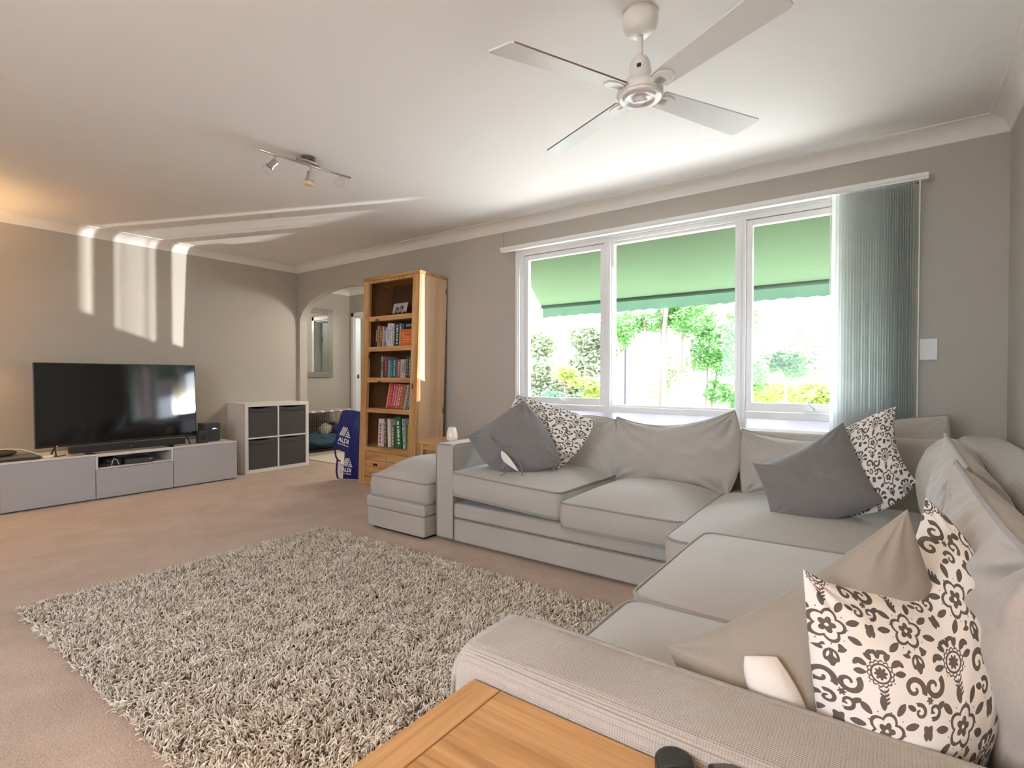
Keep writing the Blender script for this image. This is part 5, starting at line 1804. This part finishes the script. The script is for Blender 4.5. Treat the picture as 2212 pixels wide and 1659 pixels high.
# F floral near
pillow('floral_cushion', [(5.974, -2.950, .795), (6.125, -2.600, .852), (6.166, -2.900, .560), (6.010, -2.985, .53), (6.070, -2.82, .762), (6.190, -2.78, .745), (6.10, -2.975, .515), (5.992, -2.99, .66)],
       0.072, 0.05, 'motif', n=330, seed=68, wr=0.004, motif=(0.05, 0.06, 0.0), uvs=(0.50, 0.42), label='large floral print cushion with chopped top against the near back cushion', cat='cushion', toward=(5.6, -3.6, 1.2), chop=(0.55, 0.13, (0.0, 0.0, -0.016), 0.45))

# ================================================================== RUG
RX0, RX1, RY0, RY1 = 2.885, 5.28, -3.19, -1.60
rg = thing('shag_rug', 'thick cream and taupe shag pile rug on the carpet', 'rug', ((RX0 + RX1) / 2, (RY0 + RY1) / 2, 0))
MB().box(RX0 + 0.01, RX1 - 0.01, RY0 + 0.01, RY1 - 0.01, 0.0, 0.012).build('backing', plain('rug_backing', (0.12, 0.095, 0.07), 0.95), rg)
NT = 78000
gr = np.random.default_rng(5)
px = gr.uniform(RX0, RX1, NT); py = gr.uniform(RY0, RY1, NT)
# clumped directions
P2 = np.c_[px, py, np.zeros(NT)]
dirn = 3.0 * waves(P2, 71, 16, 6) + 2.4 * waves(P2, 72, 55, 6) + gr.normal(0, 1.25, NT)
lenn = gr.uniform(0.022, 0.040, NT)
lean = np.clip(0.55 + 0.45 * waves(P2, 73, 60) + gr.normal(0, 0.22, NT), 0.05, 1.0)
tone = np.clip(0.55 + 0.35 * waves(P2, 74, 90) + gr.normal(0, 0.30, NT), 0, 1)
rad = gr.uniform(0.0018, 0.0030, NT)
segs = [0.0, 0.3, 0.62, 0.9, 1.0]
dx = np.cos(dirn); dy = np.sin(dirn)
rings_ = []
for k, s_ in enumerate(segs):
    hh = lenn * (s_ * (1 - lean * 0.55) - 0.25 * lean * s_ ** 2) + 0.008
    out = lenn * lean * (0.35 * s_ + 0.65 * s_ ** 2)
    c_ = np.c_[px + dx * out, py + dy * out, hh]
    rk = rad * (0.8, 1.0, 1.05, 0.8, 0.25)[k]
    side = np.c_[-dy, dx, np.zeros(NT)]
    upv = np.c_[-dx * 0.5, -dy * 0.5, np.ones(NT)]
    for q in range(3):
        a = 2 * PI * q / 3 + PI / 2
        rings_.append(c_ + (side * math.cos(a) + upv * math.sin(a)) * rk[:, None])
V = np.stack(rings_, 1)      # NT, 15, 3
V -= np.array([rg.location[0], rg.location[1], 0])
loc_f = []
for k in range(4):
    for q in range(3):
        loc_f.append((k * 3 + q, k * 3 + (q + 1) % 3, (k + 1) * 3 + (q + 1) % 3, (k + 1) * 3 + q))
loc_f = np.array(loc_f)
Fq = (np.arange(NT)[:, None, None] * 15 + loc_f[None]).reshape(-1)
me = bpy.data.meshes.new('pile')
nf = NT * 12
me.vertices.add(NT * 15)
me.vertices.foreach_set('co', V.reshape(-1).astype(np.float32))
me.loops.add(nf * 4)
me.loops.foreach_set('vertex_index', Fq.astype(np.int32))
me.polygons.add(nf)
me.polygons.foreach_set('loop_start', (np.arange(nf) * 4).astype(np.int32))
me.polygons.foreach_set('use_smooth', np.ones(nf, dtype=bool))
me.update(calc_edges=True)
at = me.attributes.new('tone', 'FLOAT', 'POINT')
at.data.foreach_set('value', np.repeat(tone, 15).astype(np.float32))
me.materials.append(MAT['rug'])
po_ = bpy.data.objects.new('pile', me)
COL.objects.link(po_)
po_.parent = rg
po_['kind'] = 'stuff'

# ================================================================== CEILING FAN
FX, FY = 5.288, -1.872
fn = thing('ceiling_fan', 'white four blade ceiling fan hanging from the ceiling', 'ceiling fan', (FX, FY, 2.07))
MB().lathe([(0.001, 2.449), (0.066, 2.449), (0.067, 2.425), (0.066, 2.408), (0.058, 2.385), (0.042, 2.370), (0.026, 2.365), (0.001, 2.365)][::-1], c=(FX, FY, 0), n=40).build('canopy', 'fanwhite', fn, smooth=True)
MB().lathe([(0.011, 2.27), (0.011, 2.37)], c=(FX, FY, 0), n=16).build('rod', 'fanwhite', fn, smooth=True)
MB().lathe([(0.001, 2.285), (0.018, 2.284), (0.030, 2.276), (0.038, 2.258), (0.041, 2.238), (0.043, 2.195), (0.055, 2.187), (0.075, 2.178), (0.086, 2.160), (0.087, 2.142), (0.082, 2.136), (0.001, 2.136)][::-1], c=(FX, FY, 0), n=48).build('motor_housing', 'fanwhite', fn, smooth=True)
MB().lathe([(0.001, 2.116), (0.018, 2.116), (0.021, 2.120), (0.023, 2.130), (0.048, 2.130), (0.056, 2.124), (0.060, 2.122), (0.063, 2.130), (0.076, 2.126), (0.081, 2.128), (0.083, 2.136), (0.001, 2.138)], c=(FX, FY, 0), n=48).build('light_cap', plain('frosted_cap', (0.82, 0.82, 0.84), 0.2, var=0.01), fn, smooth=True)
for x_, y_ in ((0.040, -0.004),):
    MB().box(FX + 0.005, FX + 0.020, FY - 0.045, FY - 0.040, 2.226, 2.238).build('switch', 'black', fn)
for k in range(4):
    ang = math.radians(63.5 + 90 * k)
    R_ = Matrix.Translation((FX, FY, 2.148)) @ Matrix.Rotation(ang, 4, 'Z') @ Matrix.Rotation(math.radians(-11), 4, 'X')
    V = []
    out = [(0.095, -0.042), (0.60, -0.062), (0.612, -0.055), (0.585, 0.055), (0.575, 0.062), (0.095, 0.042)]
    n = len(out)
    V = [tuple(R_ @ Vector((x, y, 0))) for x, y in out] + [tuple(R_ @ Vector((x, y, 0.006))) for x, y in out]
    F = [tuple(range(n))[::-1], tuple(range(n, 2 * n))] + [(i, (i + 1) % n, n + (i + 1) % n, n + i) for i in range(n)]
    bl = link_mesh('blade', V, F, 'fanblade', fn, fmat=[0, 0] + [1 if i == n - 2 else 0 for i in range(n)], mats=['fandark'])
    m = MB()
    V = []
    for (x, y) in [(0.125 + 0.042 * math.cos(a * PI / 10), 0.034 * math.sin(a * PI / 10)) for a in range(20)]:
        V.append((x, y))
    m.prism(V, 2, -0.004, 0.010)
    m.box(0.05, 0.13, -0.018, 0.018, -0.004, 0.012)
    m.V = [tuple(R_ @ Vector(v)) for v in m.V]
    m.build('bracket', 'fanwhite', bl, bev=0.003)

# ================================================================== TRACK SPOTLIGHT
tl = thing('ceiling_spotlight', 'brushed nickel ceiling bar light with three small spotlights', 'spotlight', (3.06, -1.84, 2.33))
MB().lathe([(0.001, 2.449), (0.042, 2.449), (0.042, 2.425), (0.001, 2.425)][::-1], c=(3.080, -1.845, 0), n=32).build('ceiling_mount', plain('dark_nickel', (0.22, 0.19, 0.17), 0.35, 0.9), tl, smooth=False)
BA, BB = Vector((3.082, -2.163, 2.388)), Vector((3.147, -1.578, 2.388))
dB = (BB - BA).normalized()
pl_ = MB()
MBx = Matrix.Translation((3.094, -1.857, 2.412)) @ Matrix.Rotation(math.atan2(dB.y, dB.x), 4, 'Z')
pts_o = [(0.075 * math.cos(a * PI / 16), 0.030 * math.sin(a * PI / 16)) for a in range(32)]
pl_.prism(pts_o, 2, -0.006, 0.006)
pl_.V = [tuple(MBx @ Vector(v)) for v in pl_.V]
pl_.build('mounting_plate', 'steel', tl, bev=0.002)
MB().tube([tuple(BA), tuple(BB)], 0.0065, n=14).build('bar', 'steel', tl, smooth=True)
s = MB()
for q in (0.46, 0.58):
    p = BA.lerp(BB, q)
    s.tube([tuple(p), (p.x - 0.008, p.y, 2.412)], 0.004, n=8)
s.build('post', 'steel', tl, smooth=True)
for q, dr, lamp in ((0.155, (-0.35, -0.55, -0.75), 'disc'), (0.53, (-0.12, -0.10, -1.0), 'bulb'), (0.875, (0.75, -0.55, -0.35), 'disc')):
    p = BA.lerp(BB, q)
    hd = MB()
    s = MB().tube([tuple(p), (p.x, p.y, p.z - 0.045)], 0.0045, n=8)
    ho = s.build('stem', 'steel', tl, smooth=True)
    d_ = Vector(dr).normalized()
    Q = d_.to_track_quat('Z', 'Y').to_matrix().to_4x4()
    c0 = Vector((p.x, p.y, p.z - 0.048)) - d_ * 0.006
    Mq = Matrix.Translation(c0) @ Q @ Matrix.Scale(1.22, 4)
    MB().lathe([(0.001, -0.004), (0.015, -0.004), (0.017, 0.0), (0.017, 0.034), (0.022, 0.036), (0.022, 0.044), (0.001, 0.044)], mtx=Mq, n=24).build('lamp_head', 'steel', ho, smooth=False)
    bm_ = plain('bulb_cream', (0.75, 0.58, 0.36), 0.4) if lamp == 'bulb' else plain('bulb_grey_glass', (0.50, 0.48, 0.46), 0.25)
    MB().lathe([(0.012, 0.040), (0.018, 0.046), (0.025, 0.058), (0.027, 0.064), (0.025, 0.067), (0.001, 0.067)], mtx=Mq, n=24).build('bulb', bm_, ho, smooth=False)

# ================================================================== LAMPS AND ADDED FILLS OUT OF THE FRAME
def floor_lamp(loc, h, label, power, col, shade_r=0.17):
    t_ = thing('floor_lamp', label, 'lamp', loc)
    x, y, z = loc
    MB().lathe([(0.001, 0), (0.14, 0), (0.14, 0.012), (0.02, 0.025), (0.012, 0.03), (0.012, h)], c=loc, n=28).build('pole', 'blackm', t_, smooth=False)
    MB().lathe([(shade_r, h - 0.02), (shade_r * 0.8, h + 0.22)], c=loc, n=36, cap=False).build('lamp_shade', translucent('linen_shade', (0.75, 0.62, 0.42), (0.8, 0.6, 0.35), 0.5), t_, smooth=True)
    l = light('lamp_bulb', 'POINT', (x, y, z + h + 0.1), power, col, size=0.04)
    l.parent = t_
    l.location = (0, 0, h + 0.1)
    return t_


floor_lamp((0.33, -3.36, 0), 1.50, 'floor lamp with linen shade beyond the left edge of the view', 10, (1.0, 0.62, 0.28))
floor_lamp((5.85, -4.40, 0), 1.02, 'floor lamp with linen shade behind the viewpoint', 26, (1.0, 0.62, 0.32))
light('hall_fill', 'POINT', (1.5, 0.85, 2.15), 15, (1.0, 0.96, 0.88), size=0.12)  # unseen fill added to brighten the hall, no fixture
light('room_beyond_fill', 'POINT', (-0.3, 2.3, 2.0), 5.0, (0.95, 1.0, 0.95), size=0.12)  # unseen fill added to light the room past the hall door
